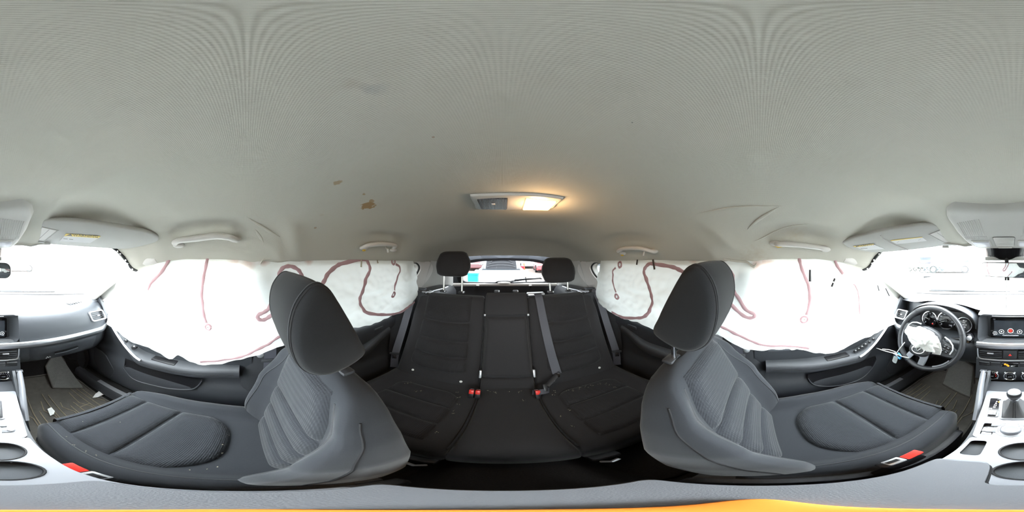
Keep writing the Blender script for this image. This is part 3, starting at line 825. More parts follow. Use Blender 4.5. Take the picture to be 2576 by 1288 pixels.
cbt = thing('seat_belt', 'grey middle seat belt running from the top of the backrest to its buckle', 'seat belt', (.24, .75, -.80))
p0 = RB(.195, -.004, -.03); pts = [p0, RB(.200, .012, .022), RB(.212, .15, .030), RB(.228, .33, .034), RB(.240, .475, .045)]
obj('webbing', ribbon(catmull(pts, 6), .047, lambda i: Vector((1, 0, 0)) if i < 16 else Vector((.9, -.5, 0))), 'belt', cbt)
g = G(); g.box(RB(.192, -.006, -.022), (.115, .055, .016), .006); obj('belt_guide', g, 'satin_silver', cbt)
c1 = RB(.240, .475, .05); c2 = onZ(1362, 984, -.755)
g = G(); g.tube([c1, c1.lerp(c2, .35), c1.lerp(c2, .7)], .014, 8, flat=.45); tn = obj('tongue', g, 'dark_plastic', cbt)
g = G(); g.box(c1.lerp(c2, .1) + Vector((.008, -.01, .012)), (.012, .02, .03), .003); obj('tongue_bar', g, 'chrome', tn)
g = G(); g.box(c1.lerp(c2, .8), (.020, .03, .045), .004, Matrix.Rotation(R(-40), 3, 'X')); obj('latch_plate', g, 'black_plastic', cbt)
for k in range(4):
    a = c2 + Vector((.012 * math.sin(k * 2.1), .004 * k, -.006 - .004 * k)); g = ribbon(catmull([a + Vector((-.025, .01, -.01)), a + Vector((-.005, -.012, .012)), a + Vector((.022, .0, .004)), a + Vector((.03, .02, -.012))], 5), .03, (.2, .7, .6)); obj('slack_webbing', g, 'belt', cbt)

# ================================================================ SIDE CURTAIN AIRBAGS
def cur(y, z):                                  # |X| of the hanging cloth
    t = min(1.2, max(0, -z / .46))
    b = .594 + .028 * t - .022 * math.sin(math.pi * min(1, t)) * sstep(-.75, -.4, y)
    b += .010 * math.sin(y * 7.0 + 1) * t
    w = .008 * noise.noise(Vector((y * 9, z * 22, 3.1))) + .006 * noise.noise(Vector((y * 30, z * 38, 9.1)))
    w += .008 * math.sin(z * 55 + 3 * math.sin(y * 9)) * sstep(.35, .6, y) * (.4 + .6 * noise.noise(Vector((y * 5, z * 6, .3))))
    return b - w * min(1, t * 4)
def airbag_stains():
    m = MATS['airbag']; N = m.node_tree.nodes; L = m.node_tree.links; geo = N.new('ShaderNodeNewGeometry')
    n = N.new('ShaderNodeTexNoise'); n.inputs['Scale'].default_value = 24; n.inputs['Detail'].default_value = 4; L.new(geo.outputs['Position'], n.inputs['Vector'])
    last = None
    for px, py, r in ((590, 652, .035), (625, 655, .05), (665, 655, .03), (1935, 668, .04), (1905, 668, .04), (1745, 650, .035), (775, 652, .03)):
        q = onS(px, py, cur, -1 if px < 1288 else 1) + Vector((0, 0, CZ))
        d = N.new('ShaderNodeVectorMath'); d.operation = 'DISTANCE'; L.new(geo.outputs['Position'], d.inputs[0]); d.inputs[1].default_value = q
        ad = N.new('ShaderNodeMath'); ad.operation = 'MULTIPLY_ADD'; L.new(n.outputs['Fac'], ad.inputs[0]); ad.inputs[1].default_value = r; L.new(d.outputs['Value'], ad.inputs[2])
        mr = N.new('ShaderNodeMapRange'); mr.inputs['From Min'].default_value = r * 1.3; mr.inputs['From Max'].default_value = r * .5; mr.inputs['To Max'].default_value = .75; L.new(ad.outputs[0], mr.inputs['Value'])
        mx = N.new('ShaderNodeMixRGB'); L.new(mr.outputs[0], mx.inputs['Fac']); mx.inputs['Color2'].default_value = (.62, .42, .36, 1)
        if last: L.new(last, mx.inputs['Color1'])
        else: mx.inputs['Color1'].default_value = (.86, .90, .89, 1)
        last = mx.outputs['Color']
    for nd in N:
        if nd.type in ('BSDF_DIFFUSE', 'BSDF_TRANSLUCENT'): L.new(last, nd.inputs['Color'])
airbag_stains()
def curtain(sd, label, bottom, frontedge, rearedge, seams, rings, tapes):
    P = lambda q: onS(q[0], q[1], cur, sd)
    bt = sorted([(P(q).y, P(q).z) for q in bottom]); fe = sorted([(-P(q).z, P(q).y) for q in frontedge]); re_ = sorted([(-P(q).z, P(q).y) for q in rearedge])
    zt = lambda y: interp([(-.72, -.26), (-.66, -.205), (-.576, -.126), (-.45, -.066), (-.35, -.030), (-.2, .0), (1.2, .0)], y)
    root = thing('side_curtain_airbag', label, 'airbag', (sd * .6, .1, bt[len(bt) // 2][1]))
    def pt(u, v):
        za = lerp(.0, -.40, v); ya = interp(fe, -za); yb = interp(re_, -za); y = lerp(ya, yb, u)
        z = lerp(zt(y), interp(bt, y), v)
        ya = interp(fe, -z); yb = interp(re_, -z); y = lerp(ya, yb, u)
        z = lerp(zt(y), interp(bt, y) + .002 * math.sin(y * 90), v)
        return Vector((sd * cur(y, z), y, z))
    g = G(); g.grid(pt, 170, 56); sheet = obj('cloth_panel', g, 'airbag', root, smooth=True)
    def band(path, w):
        path = [Vector((0, p.y, p.z)) for p in path]; g = G(); L_, R_ = [], []
        for i, p in enumerate(path):
            t = (path[min(i + 1, len(path) - 1)] - path[max(i - 1, 0)]).normalized(); n = Vector((0, -t.z, t.y)); ww = w * (1 + .12 * math.sin(i * 1.3))
            row = []
            for k in (-1, -.5, 0, .5, 1):
                q = p + n * ww / 2 * k; row.append(Vector((sd * (cur(q.y, q.z) - .0025 - .0022 * (1 - k * k)), q.y, q.z)))
            L_.append(row)
        return g.loft(L_, close=False)
    for pts, w in seams:
        obj('seam_band', band(catmull([P(q) for q in pts], 6), w), 'airbag_seam', root, smooth=True, label='dull pink sealing seam')
    for (px, py), r, w in rings:
        c = P((px, py)); pa = [c + Vector((0, r * math.cos(a), r * 1.1 * math.sin(a))) for a in [2 * math.pi * k / 20 for k in range(21)]]
        obj('seam_ring', band(pa, w), 'airbag_seam', root, smooth=True, label='dull pink ring at the end of a seam')
        g = G(); cc = Vector((sd * (cur(c.y, c.z) - .003), c.y, c.z)); g.lathe([(.0018, 0), (.001, .001)], cc, face_frame((-sd, 0, 0)), 8); obj('eyelet', g, 'seam_dark', root)
    for pts, w, mt in tapes:
        g = band([P(q) for q in pts], w); g.v = [(p[0] - sd * .002, p[1], p[2]) for p in g.v]; obj('tape', g, mt, root)
    return root
curtain(-1, 'deployed white side curtain airbag draped over the passenger side windows', 
    [(268, 815), (290, 830), (335, 862), (375, 875), (430, 905), (447, 893), (470, 905), (500, 918), (560, 915), (600, 905), (650, 893), (700, 872), (780, 850), (890, 825), (940, 815), (985, 795), (1030, 770), (1049, 745)],
    [(300, 690), (275, 735), (285, 770), (272, 780), (268, 815), (262, 830)], [(1036, 648), (1042, 665), (1049, 690), (1051, 740), (1048, 760)],
    [([(428, 645), (424, 657), (406, 686), (380, 712), (372, 729)], .014), ([(525, 638), (519, 667), (511, 709), (508, 748), (511, 781), (519, 812)], .012),
     ([(770, 715), (758, 692), (750, 679), (732, 670), (713, 673), (703, 687), (702, 708), (702, 724), (687, 742), (679, 771), (666, 784), (650, 792), (650, 802), (663, 804), (679, 795), (698, 776), (720, 755)], .014),
     ([(800, 730), (814, 708), (824, 689), (845, 670), (864, 662), (914, 652), (926, 663), (929, 681), (919, 703), (911, 734), (905, 753), (909, 771), (922, 786), (956, 791), (991, 790), (1017, 779), (1042, 760)], .017),
     ([(994, 664), (1005, 673), (999, 697), (992, 731)], .013), ([(504, 910), (560, 905), (612, 895), (641, 882), (674, 866), (700, 848), (760, 832)], .012)],
    [((523, 823), .011, .009), ((989, 658), .014, .013), ((989, 741), .012, .013)],
    [([(908, 650), (907, 672)], .008, 'crumb'), ([(945, 645), (949, 662)], .008, 'crumb')])
curtain(1, 'deployed white side curtain airbag draped over the driver side windows',
    [(2253, 814), (2224, 828), (2159, 857), (2109, 885), (2075, 891), (2003, 877), (1994, 883), (1982, 877), (1910, 882), (1867, 876), (1808, 843), (1730, 838), (1651, 831), (1610, 813), (1557, 797), (1510, 766), (1499, 741)],
    [(2240, 712), (2252, 742), (2255, 761), (2245, 776), (2253, 810), (2256, 830)], [(1512, 655), (1503, 690), (1499, 741), (1502, 765)],
    [([(2009, 645), (2011, 655), (2019, 683), (2032, 714), (2036, 742), (2035, 767), (2028, 792)], .013), ([(2100, 655), (2105, 668), (2120, 689)], .013), ([(2146, 714), (2152, 720), (2160, 748), (2162, 789)], .007),
     ([(1800, 680), (1822, 677), (1839, 685), (1844, 701), (1843, 724), (1857, 748), (1876, 778), (1897, 790), (1892, 799), (1871, 794), (1843, 769), (1820, 740)], .014),
     ([(1730, 690), (1708, 678), (1690, 671), (1652, 665), (1634, 664), (1623, 675), (1621, 687), (1629, 710), (1638, 738), (1642, 762), (1634, 783), (1620, 797), (1596, 800), (1564, 797), (1540, 785)], .017),
     ([(1550, 673), (1543, 680), (1543, 692), (1545, 720), (1551, 736)], .013), ([(1800, 812), (1822, 825), (1853, 841), (1889, 857), (1929, 869), (1982, 870), (2035, 876)], .012)],
    [((2023, 804), .014, .009), ((1560, 666), .014, .013), ((1552, 746), .013, .013)],
    [([(2037, 678), (2037, 708)], .009, 'black_plastic'), ([(2099, 700), (2096, 708)], .008, 'black_plastic'), ([(2095, 711), (2091, 721)], .008, 'black_plastic'), ([(1606, 646), (1603, 666)], .010, 'black_plastic'), ([(1644, 653), (1648, 678)], .010, 'black_plastic'),
     ([(2206, 717), (2210, 731)], .007, 'black_plastic'), ([(2226, 724), (2236, 744)], .008, 'black_plastic')])
# ================================================================ DASHBOARD
mat('dash_top', (.10, .105, .115), rough=.42, bump=.0004, bump_scale=800)
mat('console_silver', (.30, .31, .34), rough=.40, metal=.35)
mat('console_grey', (.20, .205, .22), rough=.45, bump=.0003, bump_scale=900)
mat('lid_vinyl', (.13, .138, .155), rough=.55, bump=.0005, bump_scale=700)
mat('screen_glow', (.01, .012, .016), rough=.15, emit=(.25, .32, .38), estr=.022)
mat('icon_white', (.8, .8, .8), rough=.4, emit=(.9, .95, 1), estr=.10)
mat('icon_red', (.8, .05, .04), rough=.4, emit=(1, .04, .02), estr=.12)
mat('icon_amber', (.9, .35, .02), rough=.4, emit=(1, .30, .02), estr=.22)
mat('gauge_print', (.55, .58, .62), rough=.5, emit=(.8, .85, 1), estr=.02)
dash = thing('dashboard', 'dark grey dashboard with silver trim strip, glovebox, gauges and centre screen', 'dashboard', (0, -.9, -.67))
def strip(prof, x0, x1, n=24, xs=None, wob=None):
    """sweep a (y, z) profile from x0 to x1"""
    g = G(); loops = []
    for i in range(n + 1):
        x = lerp(x0, x1, i / n); loops.append([(Vector((x, y, z)) + (wob(x, y, z) if wob else Vector())) for y, z in prof])
    return g.loft(loops)
def smoothprof(p, n=4): return [tuple(q)[1:] for q in catmull([(0, a, b) for a, b in p], n)]
# top pad, meeting the windscreen
g = G()
def top_pt(u, v):
    x = (2 * u - 1) * .725; y = lerp(-1.405 + .82 * x * x, -.845, v)
    z = -.338 + .10 * x * x * (1 - v) + sinterp([(0, 0), (.35, .028), (.8, .042), (1, .036)], v)
    # pad rises over the gauges
    z += .030 * math.exp(-((x - .365) / .17) ** 4) * sstep(.25, .9, v)
    return Vector((x, y, z))
g.grid(top_pt, 70, 30); obj('top_pad', g, 'dash_top', dash, smooth=True)
g = G(); g.box((.0, -1.13, -.305), (.22, .09, .006), .003); obj('speaker_grille', g, 'console_grey', dash)
# passenger side panel
pp = smoothprof([(-.95, -.300), (-.86, -.300), (-.815, -.312), (-.785, -.345), (-.768, -.39), (-.758, -.43), (-.752, -.450)], 4) + smoothprof([(-.748, -.478), (-.760, -.495), (-.775, -.55), (-.80, -.61), (-.845, -.655), (-.91, -.668), (-.99, -.67)], 4) + [(-.99, -.35)]
bend = lambda x, y, z: Vector((0, -.05 * sstep(.62, .735, abs(x)) * 1.0, 0))
pd = obj('passenger_panel', strip(pp, -.732, -.157, 40, wob=bend), 'dash_plastic', dash, smooth=50)
dp = smoothprof([(-.95, -.300), (-.90, -.302), (-.885, -.32)], 3) + [(-.88, -.455)] + smoothprof([(-.80, -.462), (-.765, -.475), (-.755, -.50), (-.765, -.56), (-.79, -.62), (-.845, -.66), (-.99, -.67)], 4) + [(-.99, -.35)]
dd = obj('driver_panel', strip(dp, .157, .732, 40, wob=bend), 'dash_plastic', dash, smooth=50)
# silver strip across the passenger side and centre
tp = rpoly([(-.760, -.446), (-.744, -.447), (-.738, -.462), (-.742, -.480), (-.760, -.480)], .005, 3)
obj('trim_strip', strip(tp, -.728, .157, 60, wob=bend), 'silver', dash, label='bright silver trim strip')
obj('trim_strip', strip(tp, .60, .728, 12, wob=bend), 'silver', dash, label='bright silver trim strip')
# glovebox door with handle slot
def gb(x, z, d): return Vector((x, interp([(-.67, -.87), (-.655, -.843), (-.61, -.797), (-.55, -.772), (-.495, -.757)], z) + d, z))
g = G(); g.grid(lambda a, b: gb(lerp(-.21, -.60, a), lerp(-.503, -.640 + .02 * a, b), .007 * min(1, min(a, 1 - a) * 14, min(b, 1 - b) * 10) - .002), 28, 16); gbx = obj('glovebox_door', g, 'dash_plastic', dash)
g = G(); g.prism([gb(x, z, .006) for x, z in rpoly([(-.335, -.552), (-.475, -.540), (-.478, -.556), (-.345, -.570)], .006, 3)], (0, .004, 0), .002); gh = obj('handle_recess', g, 'black_plastic', gbx)
g = G(); g.tube([gb(-.34, -.573, .012), gb(-.41, -.568, .014), gb(-.475, -.559, .012)], .003, 6); obj('handle_lip', g, 'dash_plastic', gh)
for k, (dx, dz) in enumerate(((0, 0), (.012, .003), (.022, .006), (.004, .010), (.016, .011))):
    g = G(); g.box(gb(-.30 - dx, -.603 + dz, .008), (.006, .002, .004), .001); obj('warning_mark', g, 'label_white', gbx)
# vents
def vent(c, w, h, n, M, parent, skew=0.0, slats=5, mat_frame='satin_silver'):
    fr = rrect(w, h, min(w, h) * .18, 4); sk = lambda p: (p[0] + skew * p[1], p[1]); T = lambda p, d: Vector(c) + M @ Vector((p[0], p[1], d))
    g = G(); ring = []; ins = lambda p, m: (p[0] * (1 - 2 * m / w), p[1] * (1 - 2 * m / h))
    for m, d in ((0, -.004), (0, .005), (.002, .007), (.006, .006), (.008, .002), (.009, -.022)): ring.append([T(sk(ins(p, m)), d) for p in fr])
    g.loft(ring, cap=False); v = obj('air_vent', g, mat_frame, parent)
    g = G(); g.prism([T(sk((p[0] * .97, p[1] * .97)), -.022) for p in fr], M @ Vector((0, 0, .004))); obj('vent_back', g, 'black_plastic', v)
    for k in range(slats):
        yy = lerp(-h * .36, h * .36, k / (slats - 1)); g = G(); g.box(T(sk((0, yy)), -.008), (w * .80, .0028, .014), .001, M @ Matrix.Rotation(R(-10), 3, 'X')); obj('slat', g, 'dark_plastic', v)
    g = G(); g.box(T(sk((w * .05, 0)), .004), (w * .16, .007, .010), .002, M); obj('vent_tab', g, 'satin_silver', v)
    return v
vm = face_frame((0.05, .93, .35))
vent((-.610, -.767, -.370), .100, .066, 0, vm, dash, skew=-.25)
vent((.640, -.790, -.385), .080, .066, 0, face_frame((-.05, .93, .30)), dash, skew=.2)
for s in (-1, 1):                               # side-window demister slots on the top pad
    for k in range(9):
        p = Vector((s * lerp(.47, .60, k / 8), -.872 - .03 * k / 8, -.296)); g = G(); g.box(p, (.007, .05, .004), .001, Matrix.Rotation(R(-s * 25), 3, 'Z')); obj('demister_slot', g, 'black_plastic', dash)
# ---- centre: recess with screen
oy, iy = -.764, -.834
def rectloop(x, z0, z1, y, r): return [Vector((a, y, (z0 + z1) / 2 + b)) for a, b in rrect(2 * x, z1 - z0, r, 6)]
g = G(); L1 = rectloop(.157, -.452, -.302, oy, .03); L2 = rectloop(.117, -.456, -.322, iy, .012)
for p in L1: p.y -= .03 * sstep(-.42, -.302, p.z)
g.loft([L1, [a.lerp(b, .5) for a, b in zip(L1, L2)], L2], cap=False); g.f.append(tuple(range(len(g.v) - len(L2), len(g.v)))); sr = obj('screen_recess', g, 'dash_plastic', dash)
g = strip([(-1.0, -.300), (-.845, -.300), (-.800, -.303), (-.794, -.308), (-1.0, -.32)], -.160, .160, 8); obj('centre_brow', g, 'dash_plastic', dash)
g = G(); g.tube([(-.085, -.793, -.309), (.09, -.793, -.309)], .0022, 6); obj('brow_strip', g, 'satin_silver', sr)
for k in range(5):
    yy = lerp(-.772, -.80, k / 4); g = G(); g.tube([(-.145 + .006 * k, yy, -.4515), (.145 - .006 * k, yy, -.4515)], .0012, 4); obj('shelf_rib', g, 'console_grey', sr)
g = G(); g.prism([Vector((a, iy + .001, -.394 + b)) for a, b in rrect(.206, .122, .008)], (0, .007, 0), .002); scn = obj('touch_screen', g, 'gloss_black', dash)
yy = iy + .0085
g = G(); g.prism([Vector((a - .004, yy, -.396 + b)) for a, b in rrect(.176, .098, .002)], (0, .0006, 0)); obj('display', g, 'screen_glow', scn)
def disc(c, r0, r1, m, parent, name, nrm=(0, 1, 0), th=.0006, n=24):
    M = face_frame(nrm); g = G()
    if r0 <= 0: g.lathe([(r1, 0), (r1, th)], c, M, n)
    else: g.loft([[Vector(c) + M @ Vector((r * math.cos(2*math.pi*k/n), r * math.sin(2*math.pi*k/n), h)) for k in range(n)] for r, h in ((r0, 0), (r1, 0), (r1, th), (r0, th))], ring=True)
    return obj(name, g, m, parent)
ys = yy + .0008
for dx, z, r, m in ((0, -.408, .0155, 'icon_white'), (.046, -.414, .0135, 'icon_white'), (-.046, -.414, .0135, 'icon_white'), (.079, -.425, .011, 'icon_white'), (-.079, -.425, .011, 'icon_white')):
    ic = disc((dx, ys, z), r * .82, r, m, scn, 'menu_icon')
    disc((dx, ys, z), 0, r * (.62 if dx == 0 else .33), 'icon_red' if dx == 0 else 'icon_white', ic, 'icon_symbol')
g = G(); g.tube([(lerp(-.088, .088, i / 16), ys, -.4215 - .018 * (lerp(-1, 1, i / 16)) ** 2) for i in range(17)], .0007, 4); obj('menu_arc', g, 'gauge_print', scn)
g = place(text_g('Communication', .0125), (0, ys, -.4365), (0, 1, 0)); obj('lettering', g, 'icon_white', scn, smooth=False)
g = place(text_g('12:05', .008), (-.066, ys, -.356), (0, 1, 0)); 
g = place(text_g('MAP', .006), (.083, yy - .0006, -.340), (0, 1, 0)); obj('lettering', g, 'gauge_print', scn, smooth=False)
# vent row with hazard button
cs = obj('centre_stack', strip([(-.80, -.455), (-.758, -.481), (-.752, -.482), (-.756, -.548), (-.744, -.556), (-.735, -.605), (-.722, -.690), (-.755, -.70), (-1.1, -.70), (-1.1, -.455)], -.157, .157, 6), 'dash_plastic', dash, smooth=30)
for s in (-1, 1):
    g = G(); g.box((s * .090, -.757, -.515), (.108, .02, .052), .004); v = obj('air_vent', g, 'black_plastic', dash)
    for k in range(4):
        g = G(); g.box((s * .090, -.747, -.497 - .0125 * k), (.104, .016, .0035), .001, Matrix.Rotation(R(-14), 3, 'X')); obj('slat', g, 'dark_plastic', v)
    g = G(); g.box((s * .090, -.738, -.508), (.030, .010, .006), .002); obj('vent_tab', g, 'satin_silver', v)
g = G(); g.box((0, -.748, -.515), (.062, .016, .054), .003); hz = obj('hazard_button', g, 'dark_plastic', dash)
for a, b in (((-.006, -.519), (.006, -.519)), ((.006, -.519), (0, -.509)), ((0, -.509), (-.006, -.519))):
    g = G(); g.tube([(a[0], -.7395, a[1]), (b[0], -.7395, b[1])], .0010, 4); obj('triangle_mark', g, 'icon_red', hz)
for s in (-1, 1):
    g = G(); g.tube(catmull([(s * .152, -.744, -.484), (s * .150, -.744, -.53), (s * .143, -.742, -.546), (s * .12, -.740, -.551), (0, -.740, -.553)], 6), .0042, 6); obj('chrome_strip', g, 'silver', dash)
# switch row, climate knobs
nrm = Vector((0, .985, .17))
for k, (x, w) in enumerate(((.118, .05), (.066, .044), (.0, .078), (-.066, .044), (-.118, .05))):
    g = G(); g.box((x, -.740, -.582), (w, .012, .032), .003, Matrix.Rotation(R(-10), 3, 'X')); sw = obj('switch', g, 'gloss_black' if k == 2 else 'dark_plastic', dash)
    if k == 2:
        for dx, dz, w2, h2 in ((.018, .005, .018, .006), (.022, .010, .008, .006), (.008, -.004, .009, .010), (.012, .001, .010, .006)):
            g = G(); g.box((x + dx, -.7325, -.582 + dz), (w2, .002, h2), .001); obj('airbag_light', g, 'icon_amber', sw, label='glowing amber warning light')
        g = place(text_g('OFF', .008), (-.018, -.7325, -.584), (0, 1, .1)); obj('lettering', g, 'label_print', sw, smooth=False)
for x in (.077, 0, -.077):
    c = Vector((x, -.724, -.646)); M = face_frame(nrm)
    g = G(); g.lathe([(.0305, 0), (.0305, .010), (.029, .018), (.026, .020), (.0235, .018), (.0235, .012)], c, M, 28, cap=False); kb = obj('climate_knob', g, 'chrome', dash)
    g = G(); g.lathe([(.024, .010), (.024, .0145), (.022, .0155)], c, M, 28); obj('knob_face', g, 'gloss_black', kb)
    for j in range(9):
        a = R(200 - 220 * j / 8); q = c + M @ Vector((.017 * math.cos(a), .017 * math.sin(a), .016)); g = G(); g.box(q, (.0024, .001, .0024), 0); obj('dial_mark', g, 'icon_red' if (x > .01 and j > 5) else 'gauge_print', kb)
    g = place(text_g({0: 'AUTO'}.get(x, 'A/C' if x > 0 else 'MODE'), .006), c + M @ Vector((0, -.006, .016)), nrm); obj('lettering', g, 'gauge_print', kb, smooth=False)
    for j in range(4):
        a = R(90 * j + 45); q = c + M @ Vector((.0295 * math.cos(a), .0295 * math.sin(a), .012)); g = G(); g.box(q, (.008, .008, .006), .002); obj('grip', g, 'satin_silver', kb)
# storage nook under the knobs
g = G(); g.grid(lambda a, b: Vector((lerp(-.118, .118, a), lerp(-.70, -.86, math.sin(math.pi * b) ** .5), lerp(-.69, -.78, b))), 6, 10); obj('storage_nook', g, 'black_plastic', dash)
# ---- gauges
GY = -.862
g = G(); g.prism([Vector((.360 + a, GY, -.392 + b)) for a, b in rrect(.37, .125, .05, 6)], (0, -.012, 0)); cl = obj('gauge_cluster', g, 'black_plastic', dash)
def gauge(px, py, r, digits, needle, a0=225, a1=-45):
    c = onY(px, py, GY + .004)
    ri = disc(c, r * .93, r * 1.02, 'chrome', cl, 'gauge_ring', (0, .98, .2), .006, 32); disc(c + Vector((0, -.001, 0)), 0, r * .94, 'gloss_black', ri, 'gauge_face', (0, .98, .2), .002, 32)
    M = face_frame((0, .98, .2))
    for i, t in enumerate(digits):
        a = R(lerp(a0, a1, i / max(1, len(digits) - 1))); q = c + M @ Vector((r * .70 * math.cos(a), r * .70 * math.sin(a), .0035)); obj('lettering', place(text_g(t, r * .26), q, (0, .98, .2)), 'gauge_print', ri, smooth=False)
        q2 = c + M @ Vector((r * .88 * math.cos(a), r * .88 * math.sin(a), .003)); g = G(); g.box((0, 0, 0), (r * .09, r * .02, .0006)); g.xf(Matrix.Translation(q2) @ (M @ Matrix.Rotation(a, 3, 'Z')).to_4x4()); obj('tick', g, 'gauge_print', ri)
    if needle is not None:
        a = R(needle); q = c + M @ Vector((0, 0, .006)); g = G(); g.tube([q, q + M @ Vector((r * .8 * math.cos(a), r * .8 * math.sin(a), 0))], [.0022, .0008], 6); obj('needle', g, 'label_white', ri)
        disc(q, 0, r * .16, 'black_plastic', ri, 'needle_hub', (0, .98, .2), .004, 16)
    return ri, c, M
ga, c, M = gauge(2339, 802, .050, list('012345678'), 172)
g = G(); g.sphere(c + M @ Vector((.024, -.028, .005)), (.0045, .002, .004), 8, 6); obj('warning_light', g, 'icon_red', ga, label='glowing red warning light')
gauge(2381, 806, .056, ['0', '20', '40', '60', '80', '100', '120', '140'], 205)
ga, c, M = gauge(2425, 817, .047, [], None)
for i, (t, s_) in enumerate((('25 mi', .010), ('ODO', .007), ('45.0 F', .010), ('70186', .011), ('P', .010))):
    obj('lettering', place(text_g(t, s_), c + M @ Vector((.004 - .006 * (i % 2), .026 - .013 * i, .004)), (0, .98, .2)), 'icon_white', ga, smooth=False)
# hood over the gauges
arch = lambda k, y: [Vector((.365 + .205 * k * math.cos(a) * (1.0 if math.cos(a) > 0 else 1.0), y, -.402 + .132 * k * (math.sin(a) ** .75))) for a in [R(2 + 176 * i / 28) for i in range(29)]]
g = G(); g.loft([arch(1.0, -.93), arch(1.0, -.80), arch(.985, -.79), arch(.95, -.79), arch(.93, -.80), arch(.90, -.87)], close=False); hd = obj('gauge_hood', g, 'dash_plastic', dash, smooth=50)
g = G(); g.tube(arch(.97, -.787), .0032, 6); obj('hood_edge', g, 'seam_dark', hd)
# start button
c = onY(2437, 851, -.748); M = face_frame((-.15, .97, .2))
g = G(); g.lathe([(.028, -.03), (.028, .004), (.024, .010), (.021, .008)], c, M, 24); sb = obj('start_button', g, 'gloss_black', dash)
g = G(); g.lathe([(.013, .0), (.013, .022), (.010, .026), (.004, .027)], c + Vector((-.004, 0, .006)), M, 18); obj('ignition_knob', g, 'satin_silver', sb)
obj('lettering', place(text_g('ON', .007), c + Vector((0, .010, -.014)), (-.15, .97, .2)), 'gauge_print', sb, smooth=False)
# steering column shroud and stalks
SW = Vector((.388, -.705, -.452)); TI = R(25); n_ = Vector((0, math.cos(TI), math.sin(TI))); eu = Vector((0, -math.sin(TI), math.cos(TI))); ex = Vector((-1, 0, 0))
g = G(); loops = []
for d, w, h in ((-.24, .075, .05), (-.16, .078, .055), (-.07, .068, .055), (-.045, .058, .05)):
    loops.append([SW + n_ * d + ex * (w * sel(math.cos(a), 3)) + eu * (-.02 + h * sel(math.sin(a), 3)) for a in [2 * math.pi * k / 24 for k in range(24)]])
g.loft(loops); col_ = obj('column_shroud', g, 'dark_plastic', dash)
for s in (-1, 1):
    a = SW + n_ * -.09 + ex * s * .06 + eu * .015; b = a + ex * s * .10 + eu * .012 + n_ * .02
    g = G(); g.tube([a, a.lerp(b, .6), b], [.007, .009, .012], 10, flat=.7); st = obj('control_stalk', g, 'black_plastic', dash)
    g = G(); g.tube([a.lerp(b, .78), a.lerp(b, .90)], .0128, 10, flat=.7); obj('stalk_ring', g, 'chrome', st)
# ================================================================ STEERING WHEEL
wheel = thing('steering_wheel', 'black leather steering wheel with a burst white driver airbag in its hub', 'steering wheel', SW - eu * .19)
ROT = R(-17)
def WP(a, r, h): return SW + ex * (r * math.cos(a)) + eu * (r * math.sin(a)) + n_ * h
def WL(x, y, h): 
    c, s = math.cos(ROT), math.sin(ROT); return SW + ex * (x * c - y * s) + eu * (x * s + y * c) + n_ * h
g = G(); loops = []
for i in range(72):
    a = 2 * math.pi * i / 72; k = 1 + .12 * (math.exp(-((math.degrees(a - ROT) % 360 - 35) / 14) ** 2) + math.exp(-((math.degrees(a - ROT) % 360 - 145) / 14) ** 2))
    loops.append([WP(a, .176 + .0150 * k * math.cos(b), .0185 * math.sin(b)) for b in [2 * math.pi * q / 14 for q in range(14)]])
g.loft(loops, ring=True); rim = obj('rim', g, 'leather_black', wheel, smooth=True)
for dg in (35, 145, 262, 205, -25):
    a = R(dg) + ROT; g = G(); g.tube([WP(a, .176 + .0156 * math.cos(b), .0192 * math.sin(b)) for b in [2 * math.pi * q / 14 for q in range(14)]], .0008, 4, closed=True); obj('seam', g, 'seam_dark', rim)
for s in (-1, 1):                               # thumb grips on the inside of the rim, satin lower arcs
    g = G(); g.tube([WP(R(a) + ROT, .1615, .006) for a in range(-52 if s > 0 else 190, -18 if s > 0 else 232, 4)], .0048, 6); obj('rim_inlay', g, 'console_silver', rim)
# spokes
def plate(poly, h0, th, m, name, parent, bev=.004, dome=0):
    g = G(); g.prism([WL(x, y, h0) for x, y in poly], n_ * th, bev); return obj(name, g, m, parent)
sp = []
for s in (-1, 1):
    p = rpoly([(s * .055, .035), (s * .115, .030), (s * .166, .012), (s * .168, -.030), (s * .12, -.048), (s * .055, -.055)], .012, 4)
    q = plate(p, -.004, .016, 'dark_plastic', 'spoke', wheel); sp.append(q)
    g = G(); g.tube([WL(x, y, .013) for x, y in [(s * .075, .052), (s * .105, .046), (s * .130, .030), (s * .142, .008), (s * .140, -.02)]], .0042, 6); obj('silver_edge', g, 'satin_silver', q)
    for k in range(4):
        bx, by = s * (.098 + .020 * (k % 2)), .008 - .024 * (k // 2); b_ = plate(rrect_pts := [(bx + a, by + b) for a, b in rrect(.018, .020, .004)], .012, .004, 'black_plastic', 'spoke_button', q, .002)
        g = G(); g.box((0, 0, 0), (.008, .0018, .0006)); g.xf(Matrix.Translation(WL(bx, by, .0165)) @ face_frame(n_, eu).to_4x4()); obj('button_mark', g, 'gauge_print', b_)
p = rpoly([(-.040, -.055), (.040, -.055), (.052, -.10), (.060, -.168), (.030, -.172), (.022, -.118), (-.022, -.118), (-.030, -.172), (-.060, -.168), (-.052, -.10)], .006, 3)
lo = plate(p, -.006, .012, 'console_silver', 'spoke', wheel); 
p = rpoly([(-.026, -.068), (.026, -.068), (.019, -.112), (-.019, -.112)], .006, 3); plate(p, .002, .008, 'black_plastic', 'spoke_window', lo, .002)
g = G(); g.tube([WL(-.006, -.094, .011), WL(.012, -.094, .011)], .0018, 6); obj('window_mark', g, 'satin_silver', lo)
